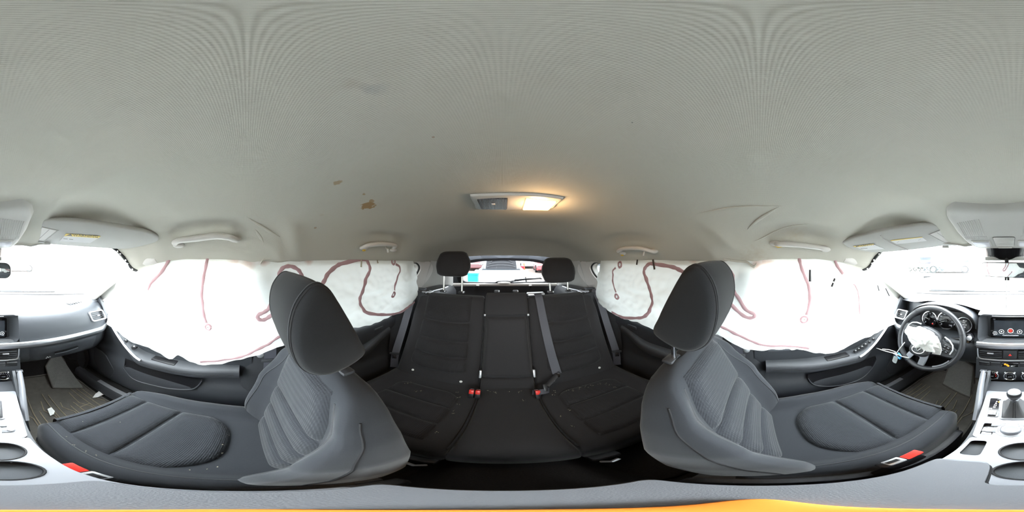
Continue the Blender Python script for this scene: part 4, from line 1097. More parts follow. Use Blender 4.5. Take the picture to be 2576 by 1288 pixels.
# hub
g = G(); loops = []
for h, k in ((-.02, .9), (.0, 1.0), (.016, 1.0), (.026, .94), (.030, .80)):
    loops.append([WL(.075 * k * sel(math.cos(a), 2.6), -.004 + .066 * k * sel(math.sin(a), 2.6), h) for a in [2 * math.pi * q / 36 for q in range(36)]])
g.loft(loops); hub = obj('hub', g, 'dark_plastic', wheel, smooth=50)
# flap with the badge, hinged open towards the driver
fc = onY(2313, 880, -.640); fn_ = Vector((.05, .80, .60)).normalized(); fu = Vector((0, -.6, .8)); MF = face_frame(fn_, fu)
g = G(); g.loft([[fc + MF @ Vector((.058 * k * sel(math.cos(a), 2.3), .036 * k * sel(math.sin(a), 2.3), h)) for a in [2 * math.pi * q / 32 for q in range(32)]] for h, k in ((-.012, .85), (-.006, 1), (.004, 1), (.009, .92), (.011, .7))]); fl = obj('hub_flap', g, 'leather_black', wheel, smooth=50)
el_ = lambda k: [fc + MF @ Vector((.034 * k * math.cos(a), .0215 * k * math.sin(a), .0135)) for a in [2 * math.pi * q / 28 for q in range(28)]]
g = G(); g.tube(el_(1), .0026, 6, closed=True); em = obj('badge', g, 'chrome', fl, label='chrome oval badge with winged emblem')
wing = [(-.031, .004), (-.020, .008), (-.010, .004), (0, -.009), (.010, .004), (.020, .008), (.031, .004)]
g = G(); g.tube([fc + MF @ Vector((x, y, .0135)) for x, y in [tuple(v)[:2] for v in catmull([(a, b, 0) for a, b in wing], 5)]], .0028, 6); obj('badge_wing', g, 'chrome', em)
# burst airbag cloth
ac = onY(2318, 851, -.625); g = G(); loops = []
for j in range(29):
    t = math.pi * (j / 28) * .998 + .001; row = []
    for i in range(44):
        a = 2 * math.pi * i / 44; d = Vector((math.sin(t) * math.cos(a), math.sin(t) * math.sin(a), math.cos(t)))
        nz = 1 + .34 * noise.noise(d * 2.3 + Vector((4, 1, 2))) + .20 * noise.noise(d * 5.5 + Vector((1, 7, 2))) + .09 * noise.noise(d * 12)
        row.append(ac + ex * (d.x * .083 * nz) + eu * ((d.y * .050 - .10 * d.x * abs(d.x) * .2) * nz) + n_ * (d.z * .040 * nz - .012))
    loops.append(row)
g.loft(loops); obj('driver_airbag', g, 'airbag_limp', wheel, smooth=True, label='limp crumpled white airbag cloth')
for pts in ([(2366, 862), (2369, 880), (2366, 893), (2357, 892), (2345, 890), (2352, 872)],):
    q = [onY(a, b, -.628 + .006 * math.sin(i * 2)) for i, (a, b) in enumerate(pts)]; g = G(); g.prism(q, n_ * .004, .001); obj('torn_cloth', g, 'airbag_limp', wheel)
# ---- key and tag tied to the wheel
kt = thing('key_tag', 'clear key tag with blue tie and white string hanging on the steering wheel', 'key tag', onY(2245, 924, -.60))
knot = onY(2254, 890, -.60)
for pts in (((2205, 876), (2230, 884), (2254, 890)), ((2276, 861), (2264, 876), (2254, 890)), ((2286, 900), (2270, 897), (2254, 890)), ((2220, 878), (2238, 880), (2253, 885))):
    g = G(); g.tube([onY(a, b, -.60 + (.02 if i == 1 else 0)) for i, (a, b) in enumerate(pts)], .0022, 6); obj('string', g, 'white_card', kt)
g = G(); g.tube([knot + Vector((.014 * math.cos(a), .004 * math.sin(a), .010 * math.sin(a))) for a in [2 * math.pi * k / 16 for k in range(16)]], .0016, 6, closed=True); obj('split_ring', g, 'chrome', kt)
mat('tag_plastic', (.55, .60, .60), rough=.25); mat('tie_blue', (.06, .35, .75), rough=.4)
a, b = onY(2256, 893, -.60), onY(2245, 924, -.60); dv = (b - a).normalized(); lt = dv.cross(Vector((0, 1, 0))).normalized()
g = G(); g.prism([a + dv * (.03 + x) + lt * y for x, y in rpoly([(-.028, -.007), (-.012, -.014), (.034, -.014), (.040, 0), (.034, .014), (-.012, .014), (-.028, .007)], .005, 3)], (0, .003, 0), .001); tg = obj('tag', g, 'tag_plastic', kt)
for k in range(3):
    g = G(); g.tube([a + dv * (.028 + .010 * k) + lt * -.008 + Vector((0, .004, 0)), a + dv * (.028 + .010 * k) + lt * .007 + Vector((0, .004, 0))], .0009, 4); obj('tag_writing', g, 'label_print', tg)
g = G(); g.tube(catmull([onY(2260, 888, -.598), onY(2266, 895, -.592), onY(2264, 903, -.596), onY(2259, 898, -.60)], 5), .0045, 6); obj('blue_tie', g, 'tie_blue', kt)
g = G(); g.box(knot + Vector((.005, .006, -.006)), (.020, .006, .014), .003); obj('key', g, 'chrome', kt)
# ================================================================ CENTRE CONSOLE
XC = -.016
con = thing('centre_console', 'grey centre console with gear lever, rotary controller, cup holders and padded arm rest', 'console', (XC, -.3, FLOOR + .13))
def zcon(y): return interp([(-.62, -.662), (-.30, -.642), (.1, -.640)], y)
g = G(); loops = []
for i in range(25):
    y = lerp(-.70, .085, i / 24); zt = zcon(y) - .050; hw = interp([(-.70, .115), (-.55, .100), (-.30, .090), (.1, .088)], y)
    loops.append([Vector((XC + a, y, b)) for a, b in ((-hw + .002, zt + .03), (-hw, zt), (-hw - .006, zt - .10), (-hw - .012, -.97), (hw + .012, -.97), (hw + .006, zt - .10), (hw, zt), (hw - .002, zt + .03))])
g.loft(loops, close=True); body = obj('body', g, 'dash_plastic', con, smooth=30)
def flat(poly_out, holes, th, m, name, parent, zf=zcon, dz=0.0):
    f = lambda a, b, t: Vector((a, b, zf(b) + dz - t)); g = poly_holes(poly_out, holes, f, th); return obj(name, g, m, parent, smooth=30)
# upper plate with the gear lever and controller
BX = -.020
up_o = rpoly([(XC - .098, -.60), (XC + .098, -.60), (XC + .088, -.42), (XC + .078, -.312), (XC + .04, -.304), (XC - .04, -.304), (XC - .078, -.312), (XC - .088, -.42)], .012, 4)
boot_h = rpoly([(BX - .040, -.535), (BX + .040, -.535), (BX + .036, -.415), (BX - .036, -.415)], .010, 4)
pb_h = rpoly([(.026, -.388), (.052, -.388), (.050, -.325), (.024, -.325)], .006, 3)
pl = flat(up_o, [boot_h, pb_h], .012, 'console_silver', 'control_plate', con)
g = G(); g.tube([Vector((a, b, zcon(b) + .002)) for a, b in boot_h], .0045, 8, closed=True); obj('boot_frame', g, 'silver', pl)
g = G(); ks = []
for k, z in ((1.0, -.004), (.80, .010), (.45, .055), (.34, .075), (.30, .082)):
    ks.append([Vector((BX + (a - BX) * k * (1 + .05 * math.sin(7 * i) * (1 - k)), -.478 + (b + .478) * k * (1 + .06 * math.cos(5 * i) * (1 - k)), zcon(-.478) + z)) for i, (a, b) in enumerate(boot_h)])
g.loft(ks); bt_ = obj('gear_boot', g, 'boot_leather', con, smooth=50)
for dx in (-.003, .003):
    g = G(); g.tube([Vector((BX + dx, -.478 + .062 * k + .001, zcon(-.478) + z + .001)) for k, z in ((1, 0), (.80, .011), (.45, .056), (.34, .076))], .0009, 4); obj('stitch', g, 'seam_dark', bt_)
g = G(); g.lathe([(.011, .075), (.012, .082), (.0135, .088), (.0125, .094), (.014, .100), (.018, .112), (.0215, .128), (.022, .140), (.018, .150), (.008, .154)], (BX, -.478, zcon(-.478)), Matrix.Rotation(R(-8), 3, 'X'), 24); kn = obj('gear_knob', g, 'leather_black', con, smooth=60)
g = G(); g.lathe([(.0148, .100), (.0152, .104), (.0152, .107)], (BX, -.478, zcon(-.478)), Matrix.Rotation(R(-8), 3, 'X'), 24); obj('knob_ring', g, 'chrome', kn)
g = G(); g.lathe([(.0185, .1495), (.010, .1548), (.003, .1553)], (BX, -.478, zcon(-.478)), Matrix.Rotation(R(-8), 3, 'X'), 24); obj('knob_cap', g, 'satin_silver', kn)
# PRNDM plate and mode switch
pr = [Vector((a, b, zcon(b) + .001)) for a, b in rpoly([(.030, -.545), (.060, -.545), (.052, -.425), (.022, -.425)], .006, 3)]
g = G(); g.prism(pr, (0, 0, .002), .0008); prp = obj('shift_plate', g, 'gloss_black', pl)
for i, t in enumerate('PRNDM'):
    b = -.520 + .012 * i; obj('lettering', place(text_g(t, .0115), (.036 + .001 * i - (.0 if i < 4 else -.009), b, zcon(b) + .0036), (0, 0, 1), (0, -1, 0)), 'icon_white', prp, smooth=False)
g = G(); g.box((.029, -.520, zcon(-.52) + .003), (.005, .007, .002), .0008); obj('gear_light', g, 'icon_amber', prp, label='amber light beside the letter P')
g = G(); g.box((.030, -.538, zcon(-.538) + .003), (.012, .006, .001)); obj('key_slot', g, 'black_plastic', prp)
g = G(); g.box((.040, -.445, zcon(-.445) + .006), (.022, .026, .012), .003); ms = obj('mode_switch', g, 'satin_silver', pl)
g = G(); g.box((.040, -.445, zcon(-.445) + .013), (.014, .012, .003), .001); obj('switch_rocker', g, 'white_card', ms)
# parking brake switch
g = G(); g.box((.038, -.356, zcon(-.356) - .022), (.030, .066, .014), .002); pb = obj('brake_switch', g, 'black_plastic', pl)
g = G(); g.box((.038, -.352, zcon(-.356) - .006), (.023, .026, .016), .003, Matrix.Rotation(R(18), 3, 'X')); obj('switch_lever', g, 'satin_silver', pb)
g = G(); g.box((.037, -.334, zcon(-.334) - .008), (.022, .016, .014), .002); obj('hold_button', g, 'console_silver', pb)
# rotary controller and its buttons
cc = Vector((-.013, -.352, zcon(-.352)))
g = G(); g.lathe([(.034, .0), (.034, .003), (.029, .005), (.027, .003)], cc, None, 32); rc = obj('rotary_controller', g, 'satin_silver', pl)
g = G(); g.lathe([(.024, .002), (.024, .012), (.0215, .016), (.0185, .0175), (.015, .0165)], cc, None, 32); obj('controller_knob', g, 'console_silver', rc, smooth=50)
g = G(); g.lathe([(.0155, .0160), (.0145, .0172)], cc, None, 28); obj('knob_top', g, 'console_grey', rc)
for dx, dy, w, h in ((-.031, -.027, .030, .018), (0, -.032, .028, .014), (.031, -.027, .030, .018), (-.042, .0, .022, .026), (.042, .0, .022, .026)):
    g = G(); g.box(cc + Vector((dx, dy, .001)), (w, h, .006), .002); b_ = obj('shortcut_button', g, 'console_grey', pl)
    g = G(); g.box(cc + Vector((dx, dy, .0043)), (.007, .004, .0006)); obj('button_mark', g, 'icon_white', b_)
g = G(); g.lathe([(.010, 0), (.010, .006), (.0075, .009)], (-.066, -.352, zcon(-.352)), None, 20); obj('volume_knob', g, 'satin_silver', pl)
# cup-holder plate
C1, C2, CR = Vector((-.037, -.250)), Vector((-.038, -.166)), .0385
ring2 = lambda c, r, n=28: [(c.x + r * math.cos(2*math.pi*k/n), c.y + r * math.sin(2*math.pi*k/n)) for k in range(n)]
slot = rpoly([(.028, -.296), (.058, -.292), (.060, -.225), (.028, -.225)], .010, 4)
cup_o = rpoly([(XC - .080, -.308), (XC + .080, -.308), (XC + .088, -.20), (XC + .088, .06), (XC - .088, .06), (XC - .088, -.20)], .010, 4)
cp_ = flat(cup_o, [ring2(C1, CR), ring2(C2, CR), slot], .014, 'console_silver', 'cup_plate', con)
for c, r in ((C1, CR), (C2, CR)):
    g = G(); g.loft([[Vector((c.x + (a - c.x) * k, c.y + (b - c.y) * k, zcon(c.y) + z)) for a, b in ring2(c, r)] for k, z in ((1.0, .0), (.985, -.004), (.94, -.06), (.90, -.068), (.3, -.069))], cap=False); n = 28; g.f.append(tuple(range(len(g.v) - n, len(g.v)))); w = obj('cup_holder', g, 'dark_plastic', cp_, smooth=50)
    g = G(); g.tube([Vector((a, b, zcon(c.y) + .001)) for a, b in ring2(c, r * 1.01)], .0022, 6, closed=True); obj('rim', g, 'black_plastic', w)
g = G(); g.box((-.052, -.208, zcon(-.2) - .010), (.014, .012, .016), .003); obj('cup_divider', g, 'satin_silver', cp_)
g = G(); g.loft([[Vector((.044 + (a - .044) * k, -.26 + (b + .26) * k, zcon(-.26) + z)) for a, b in slot] for k, z in ((1, 0), (.96, -.03), (.92, -.034), (.3, -.0345))], cap=False); g.f.append(tuple(range(len(g.v) - len(slot), len(g.v)))); obj('coin_slot', g, 'black_plastic', cp_)
# arm-rest lid: padded, with a longer tongue on the driver's side
LZ = -.530
lid = rpoly([(.066, .072), (-.088, .072), (-.090, -.075), (-.084, -.088), (-.004, -.090), (.002, -.160), (.010, -.170), (.062, -.166), (.066, -.150)], .012, 4)
g = G(); c = Vector((-.01, -.02)); lp = []
for k, z in ((.965, -.058), (1.0, -.048), (1.0, -.012), (.985, -.003), (.965, .0), (.955, .0), (.94, .0)): lp.append([Vector((c.x + (a - c.x) * k, c.y + (b - c.y) * k, LZ + z)) for a, b in lid])
g.loft(lp); ld = obj('arm_rest_lid', g, 'lid_vinyl', con, smooth=50)
g = G(); g.tube([Vector((c.x + (a - c.x) * .99, c.y + (b - c.y) * .99, LZ - .030)) for a, b in lid], .0025, 5, closed=True); obj('lid_seam', g, 'seam_dark', ld)
bx_ = rpoly([(.064, .070), (-.088, .070), (-.088, -.078), (.064, -.078)], .010, 3)
g = G(); g.prism([Vector((a, b, LZ - .055)) for a, b in bx_], (0, 0, -.14)); obj('bin', g, 'dash_plastic', con, smooth=30)
# silver knee rails between console and dash
for s in (-1, 1):
    g = G(); pa = catmull([(XC + s * .124, -.665, -.585), (XC + s * .118, -.58, -.622), (XC + s * .108, -.50, -.668), (XC + s * .100, -.44, -.715)], 6)
    g.tube(pa, .012, 8, flat=1.7); obj('knee_rail', g, 'console_silver', con, smooth=50, label='brushed silver knee rail')
    g = G(); g.box(pa[0] + Vector((0, .0, .006)), (.030, .02, .012), .003); obj('rail_cap', g, 'dark_plastic', con)
    g = G(); g.prism([Vector((XC + s * .098, y, z)) for y, z in ((-.70, -.60), (-.60, -.64), (-.46, -.70), (-.42, -.80), (-.70, -.97))], (s * .012, 0, 0)); obj('side_cheek', g, 'dash_plastic', con)
# orange foot of the camera stand on the lid
g = G(); g.loft([[Vector((CX + .0165 + .0255 * k * sel(math.cos(a), 2.2), .0005 + .0095 * k * sel(math.sin(a), 2.2), LZ + z)) for a in [2 * math.pi * q / 28 for q in range(28)]] for k, z in ((1, 0), (1, .006), (.9, .009), (.6, .010))])
tag(obj('camera_foot', g, 'orange_plastic'), 'small orange plastic foot standing on the padded arm rest lid', 'stand')
# ================================================================ DOORS
mat('door_plastic', (.040, .043, .050), rough=.45, bump=.0004, bump_scale=900)
mat('door_insert', (.055, .058, .066), rough=.6, bump=.0004, bump_scale=900)
dn = 1
for s, who in ((-1, 'passenger'), (1, 'driver')):
    # ---------------- front door
    dr = struct_root('door_%d' % dn, 'front %s door trim in black plastic with arm rest, silver strip and map pocket' % who, (s * .72, -.45, -1.0)); dn += 1
    prof = smoothprof([(.738, -.400), (.715, -.408), (.692, -.430), (.690, -.47), (.700, -.53), (.712, -.60), (.712, -.68), (.690, -.74), (.682, -.82), (.690, -.92), (.715, -.985), (.74, -.99)], 3)
    g = G(); loops = []
    for i in range(41):
        y = lerp(-1.02, .020, i / 40); k = sstep(-1.02, -.86, y)
        loops.append([Vector((s * (lerp(.735, X, .55 + .45 * k)), y + .06 * sstep(-.5, -1.0, z) * (i / 40), z)) for X, z in prof])
    g.loft(loops, close=False); dpn = obj('door_panel', g, 'door_plastic', dr, smooth=50)
    # arm rest
    g = G(); loops = []; N_ = 40
    for i in range(N_ + 1):
        t = i / N_; y = lerp(-.735, -.03, t); zt = sinterp([(0, -.455), (.10, -.478), (.38, -.560), (.55, -.556), (1, -.540)], t); xi = sinterp([(0, .690), (.10, .672), (.38, .628), (.7, .636), (1, .655)], t); h = interp([(0, .02), (.3, .075), (1, .075)], t)
        loops.append([Vector((s * X, y, z)) for X, z in ((.715, zt + .002), (xi + .012, zt), (xi + .003, zt - .005), (xi, zt - .016), (xi + .004, zt - h * .7), (xi + .03, zt - h), (.715, zt - h - .01))])
    g.loft(loops); ar = obj('arm_rest', g, 'door_insert', dr, smooth=50)
    g = G(); g.tube([Vector((s * (interp([(0, .690), (.10, .672), (.38, .628), (.7, .636), (1, .655)], t) - .0005), lerp(-.735, -.03, t), sinterp([(0, -.455), (.10, -.478), (.38, -.560), (.55, -.556), (1, -.540)], t) - .030)) for t in [lerp(.38, .97, k / 20) for k in range(21)]], .0016, 5); obj('seam', g, 'seam_dark', ar)
    # silver strip sweeping down onto the arm rest
    pth = catmull([(s * .697, -.745, -.440), (s * .676, -.675, -.478), (s * .650, -.575, -.530), (s * .631, -.500, -.556), (s * .626, -.462, -.566)], 7)
    g = G(); g.tube(pth, [.0105 - .003 * (i / len(pth)) for i in range(len(pth))], 8, flat=.55); obj('silver_strip', g, 'silver', ar, smooth=60, label='bright silver strip along the arm rest')
    # pull cup and window switches
    g = G(); g.box((s * .672, -.36, -.556), (.045, .12, .012), .005); obj('pull_cup', g, 'black_plastic', ar)
    if s < 0: sws = [(317, 857, .020), (338, 873, .030)]
    else: sws = [(2197, 853, .018), (2187, 862, .016), (2177, 866, .022), (2168, 876, .022), (2160, 872, .020), (2152, 880, .020)]
    for px, py, sz in sws:
        p = onS(px, py, lambda y, z: .664, s); g = G(); p.z = interp([(-.735, -.455), (-.66, -.478), (-.46, -.553), (-.03, -.54)], p.y) + .004
        g.box(p, (sz * .7, sz, .012), .003, Matrix.Rotation(R(14), 3, 'X')); sw = obj('window_switch', g, 'black_plastic', ar)
        g = G(); g.box(p + Vector((0, -.002, .007)), (sz * .3, sz * .25, .002), .0006); obj('switch_mark', g, 'label_white', sw)
    # map pocket: dark hollow, raised lip, bottle step
    pk = [(310, 925), (325, 945), (345, 958), (380, 968), (430, 978), (478, 980), (497, 972), (508, 958)] if s < 0 else [(2206, 905), (2195, 925), (2170, 950), (2130, 966), (2090, 972), (2055, 970), (2040, 962), (2033, 952)]
    lp = catmull([onS(a, b, lambda y, z: .683, s) for a, b in pk], 5); g = G(); g.tube(lp, [.002 + .0035 * math.sin(math.pi * i / (len(lp) - 1)) for i in range(len(lp))], 7); pkt = obj('map_pocket', g, 'door_insert', dr, smooth=60)
    up_ = [Vector((s * .690, p.y, max(p.z + .10 * math.sin(math.pi * i / (len(lp) - 1)) ** .7, -.66 if 0 < i < len(lp) - 1 else p.z))) for i, p in enumerate(lp)]
    g = G(); g.loft([[Vector((s * .688, p.y, p.z)) for p in lp], [a.lerp(Vector((s * .706, b.y, b.z)), .5) for a, b in zip(lp, up_)], up_], close=False); obj('pocket_hollow', g, 'black_plastic', pkt, smooth=60)
    q = lp[len(lp) // 2]; g = G(); g.box(Vector((s * .692, q.y + .02, q.z + .022)), (.010, .11, .030), .003); obj('bottle_step', g, 'door_insert', pkt)
    # speaker grille low in front, mirror sail corner
    g = G(); g.prism([Vector((s * .686, -.80 + a, -.80 + b)) for a, b in rpoly([(-.09, .12), (.02, .10), (.11, -.02), (.06, -.12), (-.05, -.11), (-.11, 0)], .03, 4)], (-s * .006, 0, 0), .003); obj('speaker_grille', g, 'dark_plastic', dr)
    g = G(); g.prism([Vector((s * X, y, z)) for X, y, z in ((.692, -.98, -.33), (.672, -.905, -.255), (.668, -.84, -.255), (.675, -.80, -.33), (.690, -.78, -.415), (.70, -.98, -.415))], (s * .02, 0, 0), .004); obj('sail_corner', g, 'door_plastic', dr)
    g = G(); g.box((s * .694, -.09, -.47), (.014, .10, .016), .004); obj('rear_cap', g, 'satin_silver' if 0 else 'door_insert', dr)
    # ---------------- rear door
    dr = struct_root('door_%d' % dn, 'rear %s door trim in black plastic with a padded arm rest' % who, (s * .72, .5, -1.0)); dn += 1
    g = G(); loops = []
    for i in range(31):
        y = lerp(.165, .86, i / 30); loops.append([Vector((s * X, y, z)) for X, z in prof])
    g.loft(loops, close=False); obj('door_panel', g, 'door_plastic', dr, smooth=50)
    g = G(); loops = []
    for i in range(25):
        t = i / 24; y = lerp(.20, .80, t); zt = sinterp([(0, -.55), (.6, -.545), (1, -.485)], t); xi = sinterp([(0, .66), (.5, .648), (1, .682)], t)
        loops.append([Vector((s * X, y, z)) for X, z in ((.715, zt), (xi + .010, zt), (xi, zt - .012), (xi + .004, zt - .05), (xi + .03, zt - .07), (.715, zt - .08))])
    g.loft(loops); ar = obj('arm_rest', g, 'door_insert', dr, smooth=50)
    g = G(); g.box((s * .660, .28, -.548), (.018, .03, .010), .003); obj('window_switch', g, 'black_plastic', ar)
    g = G(); g.box((s * .690, .70, -.462), (.016, .075, .020), .005); obj('door_handle', g, 'dark_plastic', dr)
    # sill
    g = G(); loops = []
    for i in range(31):
        y = lerp(-1.05, .84, i / 30); loops.append([Vector((s * X, y, z)) for X, z in ((.61, -1.05), (.622, -1.0), (.636, -.985), (.672, -.985), (.682, -1.0), (.70, -1.05))])
    g.loft(loops, close=True); sl = struct('trim_%d' % (16 if s < 0 else 17), g, 'dark_plastic', '%s side door sill with scuffed plastic plate' % who)
    g = G(); g.box((s * .654, -.60, -.983), (.030, .42, .004), .001); obj('scuff_plate', g, 'console_grey', sl)
    # kick panel in front of the sill
    g = G(); g.prism([Vector((s * .66, y, z)) for y, z in rpoly([(-1.28, -1.0), (-1.02, -1.02), (-.97, -.86), (-1.05, -.66), (-1.28, -.62)], .04, 3)], (s * .04, 0, 0), .01); struct('trim_%d' % (18 if s < 0 else 19), g, 'dark_plastic', 'black kick panel at the front of the %s footwell' % who)
    # front belt on the middle pillar
    sbt = thing('seat_belt', 'grey front seat belt on the %s side middle pillar with round anchor' % who, 'seat belt', (s * .66, .10, -.95))
    obj('webbing', ribbon(catmull([(s * .635, .085, -.12), (s * .640, .09, -.30), (s * .640, .085, -.55), (s * .645, .06, -.93)], 6), .047, (0, 1, .1)), 'belt', sbt)
    g = G(); g.box((s * .628, .088, -.13), (.02, .075, .035), .008); gd = obj('belt_guide', g, 'dark_plastic', sbt)
    g = G(); g.lathe([(.014, 0), (.014, .010), (.008, .014)], (s * .645, .05, -.43), face_frame((-s, 0, 0)), 16); obj('anchor_bolt', g, 'satin_silver', sbt)
    g = G(); g.box((s * .632, .085, -.46), (.010, .060, .016), .003); obj('tongue', g, 'dark_plastic', sbt)

# ================================================================ FLOOR MATS
def mat_z(x, y): return FLOOR + .016 + .30 * sstep(-1.02, -1.28, y)
for s, who, pad in ((-1, 'passenger', [(115, 942), (141, 924), (160, 930), (178, 944), (212, 976), (133, 976)]), (1, 'driver', [(2370, 965), (2385, 940), (2415, 935), (2448, 945), (2452, 972), (2440, 1000)])):
    fm = thing('floor_mat', 'dirty ribbed rubber floor mat in the %s footwell' % who, 'floor mat', (s * .37, -.7, FLOOR), )
    xo, xi = .592, .150
    ot = rpoly([(xi, -.44), (xi - .01, -.80), (xi + .03, -1.08), (xo - .04, -1.08), (xo, -.95), (xo - .01, -.44)], .05, 5)
    f = lambda a, b, t, s=s: Vector((s * a, b, mat_z(a, b) - t)); 
    obj('mat_base', poly_holes(ot, [], f, .012), 'rubber_mat', fm, smooth=30)
    g = G(); g.tube([Vector((s * a, b, mat_z(a, b) + .004)) for a, b in ot], .008, 6, closed=True); obj('mat_rim', g, 'rubber_mat', fm)
    c = [onZ(a, b, FLOOR + .022) for a, b in pad]
    g = G(); g.prism([Vector((p.x, p.y, mat_z(p.x, p.y) + .001)) for p in c], (0, 0, .006), .003); hp = obj('heel_pad', g, 'mat_pad', fm)
    g = G(); g.tube([Vector((p.x, p.y, mat_z(p.x, p.y) + .004)) for p in c], .007, 6, closed=True); obj('pad_rim', g, 'rubber_mat', hp)
    for k in range(13):
        x0 = lerp(xi + .03, xo - .03, k / 12); kink = .02 * (1 if k % 3 == 0 else 0)
        y1 = -.90 if k in (0, 1, 11, 12) else -.80 + .10 * math.sin(k * 1.1)
        pts = [(x0, -.46), (x0 + kink, -.56), (x0 + kink, -.66), (x0 - kink * .5, -.72), (x0 - .01 * (k - 6) / 6, y1)]
        g = G(); g.tube([Vector((s * a, b, mat_z(a, b) + .0025)) for a, b in pts], .0030, 5, flat=1.2); obj('ridge', g, 'mat_ridge', fm)
    for k in range(4):
        yy = -.50 - .06 * k; g = G(); x0 = xo - .10 - .02 * k; g.tube([Vector((s * x0, yy, mat_z(x0, yy) + .001)), Vector((s * (x0 + .07), yy - .01, mat_z(x0, yy) + .001))], .0030, 5); obj('ridge', g, 'mat_ridge', fm)
# rear mats
for s, who in ((-1, 'passenger'), (1, 'driver')):
    ot = rpoly([(.14, .12), (.58, .12), (.58, .40), (.14, .40)], .04, 4); f = lambda a, b, t, s=s: Vector((s * a, b, FLOOR + .012 - t))
    g = poly_holes(ot, [], f, .012); g.tube([Vector((s * a, b, FLOOR + .014)) for a, b in ot], .006, 5, closed=True)
    tag(obj('floor_mat', g, 'carpet', smooth=30), 'black carpet mat on the floor before the rear seat, %s side' % who, 'floor mat')
# scraps of white paper
def scrap(px, py, pts, label, z):
    c = onZ(px, py, z); g = G(); g.prism([c + Vector((a, b, .004 * math.sin(a * 90 + b * 50))) for a, b in pts], (0, 0, .0015)); tag(obj('paper_scrap', g, 'white_card', smooth=False), label, 'paper')
scrap(250, 991, [(-.055, -.005), (-.035, -.030), (.02, -.012), (.055, .010), (.03, .022), (-.03, .018)], 'torn white paper on the passenger mat near the sill', FLOOR + .03)
scrap(131, 1035, [(-.012, -.040), (.012, -.03), (.022, .035), (.004, .030), (-.014, .0)], 'long white paper scrap on the mat below the seat front', FLOOR + .03)
# ================================================================ FITTINGS ON THE HEADLINER
def march(px, py, fz=roof_z, lim=3.0):
    d = ray(px, py); t = .05
    while t < lim:
        q = EYE + d * t
        if q.z >= fz(q.x, q.y): break
        t += .002
    return EYE + d * t
def nroof(p, e=.004):
    gx = (roof_z(p.x + e, p.y) - roof_z(p.x - e, p.y)) / (2 * e); gy = (roof_z(p.x, p.y + e) - roof_z(p.x, p.y - e)) / (2 * e)
    return Vector((gx, gy, -1)).normalized()
# ---- grab handles
def handle(label, bar, feet, r, coat_hook=None):
    hits = [march(a, b) for a, b in bar]; ft = [march(a, b) for a, b in feet]
    root = thing('grab_handle', label, 'grab handle', min(ft, key=lambda p: p.z) + Vector((0, 0, -.01)))
    n = len(hits); pts = [ft[0] - nroof(ft[0]) * .004]
    for i, p in enumerate(hits): pts.append(p + nroof(p) * (.026 if 0 < i < n - 1 else .018))
    pts.append(ft[1] - nroof(ft[1]) * .004)
    pa = catmull(pts, 8); g = G(); m = len(pa); g.tube(pa, [r * (.85 + .3 * (1 - abs(2 * i / (m - 1) - 1) ** 2) + .35 * max(0, abs(2 * i / (m - 1) - 1) - .8) / .2) for i in range(m)], 12, flat=.75); bar_o = obj('bar', g, 'handle_grey', root, smooth=True)
    for k, p in enumerate(ft):
        g = G(); g.sphere(p + nroof(p) * .002, (.018, .022, .010), 14, 8); obj('mount', g, 'handle_grey', root, smooth=True)
    if coat_hook:
        p = march(*coat_hook); g = G(); q = nroof(p); g.tube([p, p + q * .018, p + q * .022 + Vector((0, 0, -.012))], .0045, 8); obj('coat_hook', g, 'handle_grey', root, smooth=True)
        p = ft[0]; g = G(); g.box(p + nroof(p) * .012, (.016, .022, .004), .001, face_frame(nroof(p))); obj('yellow_tab', g, 'yellow_tag', root)
    return root
handle('pale grab handle above the front passenger window', [(442, 603), (455, 591), (500, 584), (545, 578), (580, 582), (596, 594)], [(450, 616), (592, 601)], .0110)
handle('pale grab handle above the rear passenger side window with coat hook', [(905, 616), (917, 606), (943, 602), (970, 603), (990, 611)], [(914, 622), (988, 628)], .0100, (970, 621))
handle('pale grab handle above the rear driver side window with coat hook', [(1560, 627), (1574, 616), (1610, 614), (1631, 618), (1650, 627)], [(1567, 636), (1646, 631)], .0100, (1625, 629))
hd_ = handle('loose grab handle above the driver window, bent down beside a torn hole', [(1954, 606), (1970, 601), (2010, 604), (2050, 610), (2078, 618)], [(1950, 611), (2076, 627)], .0110)
# torn hole beside the loose handle
q = [march(a, b) for a, b in ((1946, 612), (1952, 610), (1960, 612), (1968, 613), (1965, 618), (1958, 620), (1950, 617))]
g = G(); g.prism([p + nroof(p) * .001 for p in q], (0, 0, .004)); obj('torn_hole', g, 'black_plastic', hd_)
for a, b in (((1948, 616), (1966, 619)), ((1962, 613), (1975, 612))):
    g = G(); p, r_ = march(*a), march(*b); g.tube([p + nroof(p) * .003, p.lerp(r_, .5) + Vector((0, 0, -.006)), r_ + nroof(r_) * .002], .0025, 5); obj('torn_thread', g, 'yellow_tag', hd_)
# creases and folds pressed into the cloth
for pts in ([(608, 538), (640, 560), (668, 577), (690, 590), (715, 602)], [(1962, 520), (1935, 536), (1905, 556), (1880, 578)], [(1725, 545), (1800, 530), (1860, 522), (1985, 520)], [(640, 575), (655, 600), (665, 620)], [(700, 595), (730, 600), (760, 606), (775, 608)], [(1840, 610), (1835, 625), (1832, 640), (1835, 660)], [(2040, 563), (1985, 570), (1950, 583), (1910, 603), (1850, 622)]):
    h = catmull([march(a, b) for a, b in pts], 5); m = len(h)
    g = G(); g.tube([p - nroof(p) * .0008 for p in h], [.002 + .006 * math.sin(math.pi * i / (m - 1)) for i in range(m)], 10, flat=.40); obj('crease_fold', g, 'headliner', ceiling, smooth=True)
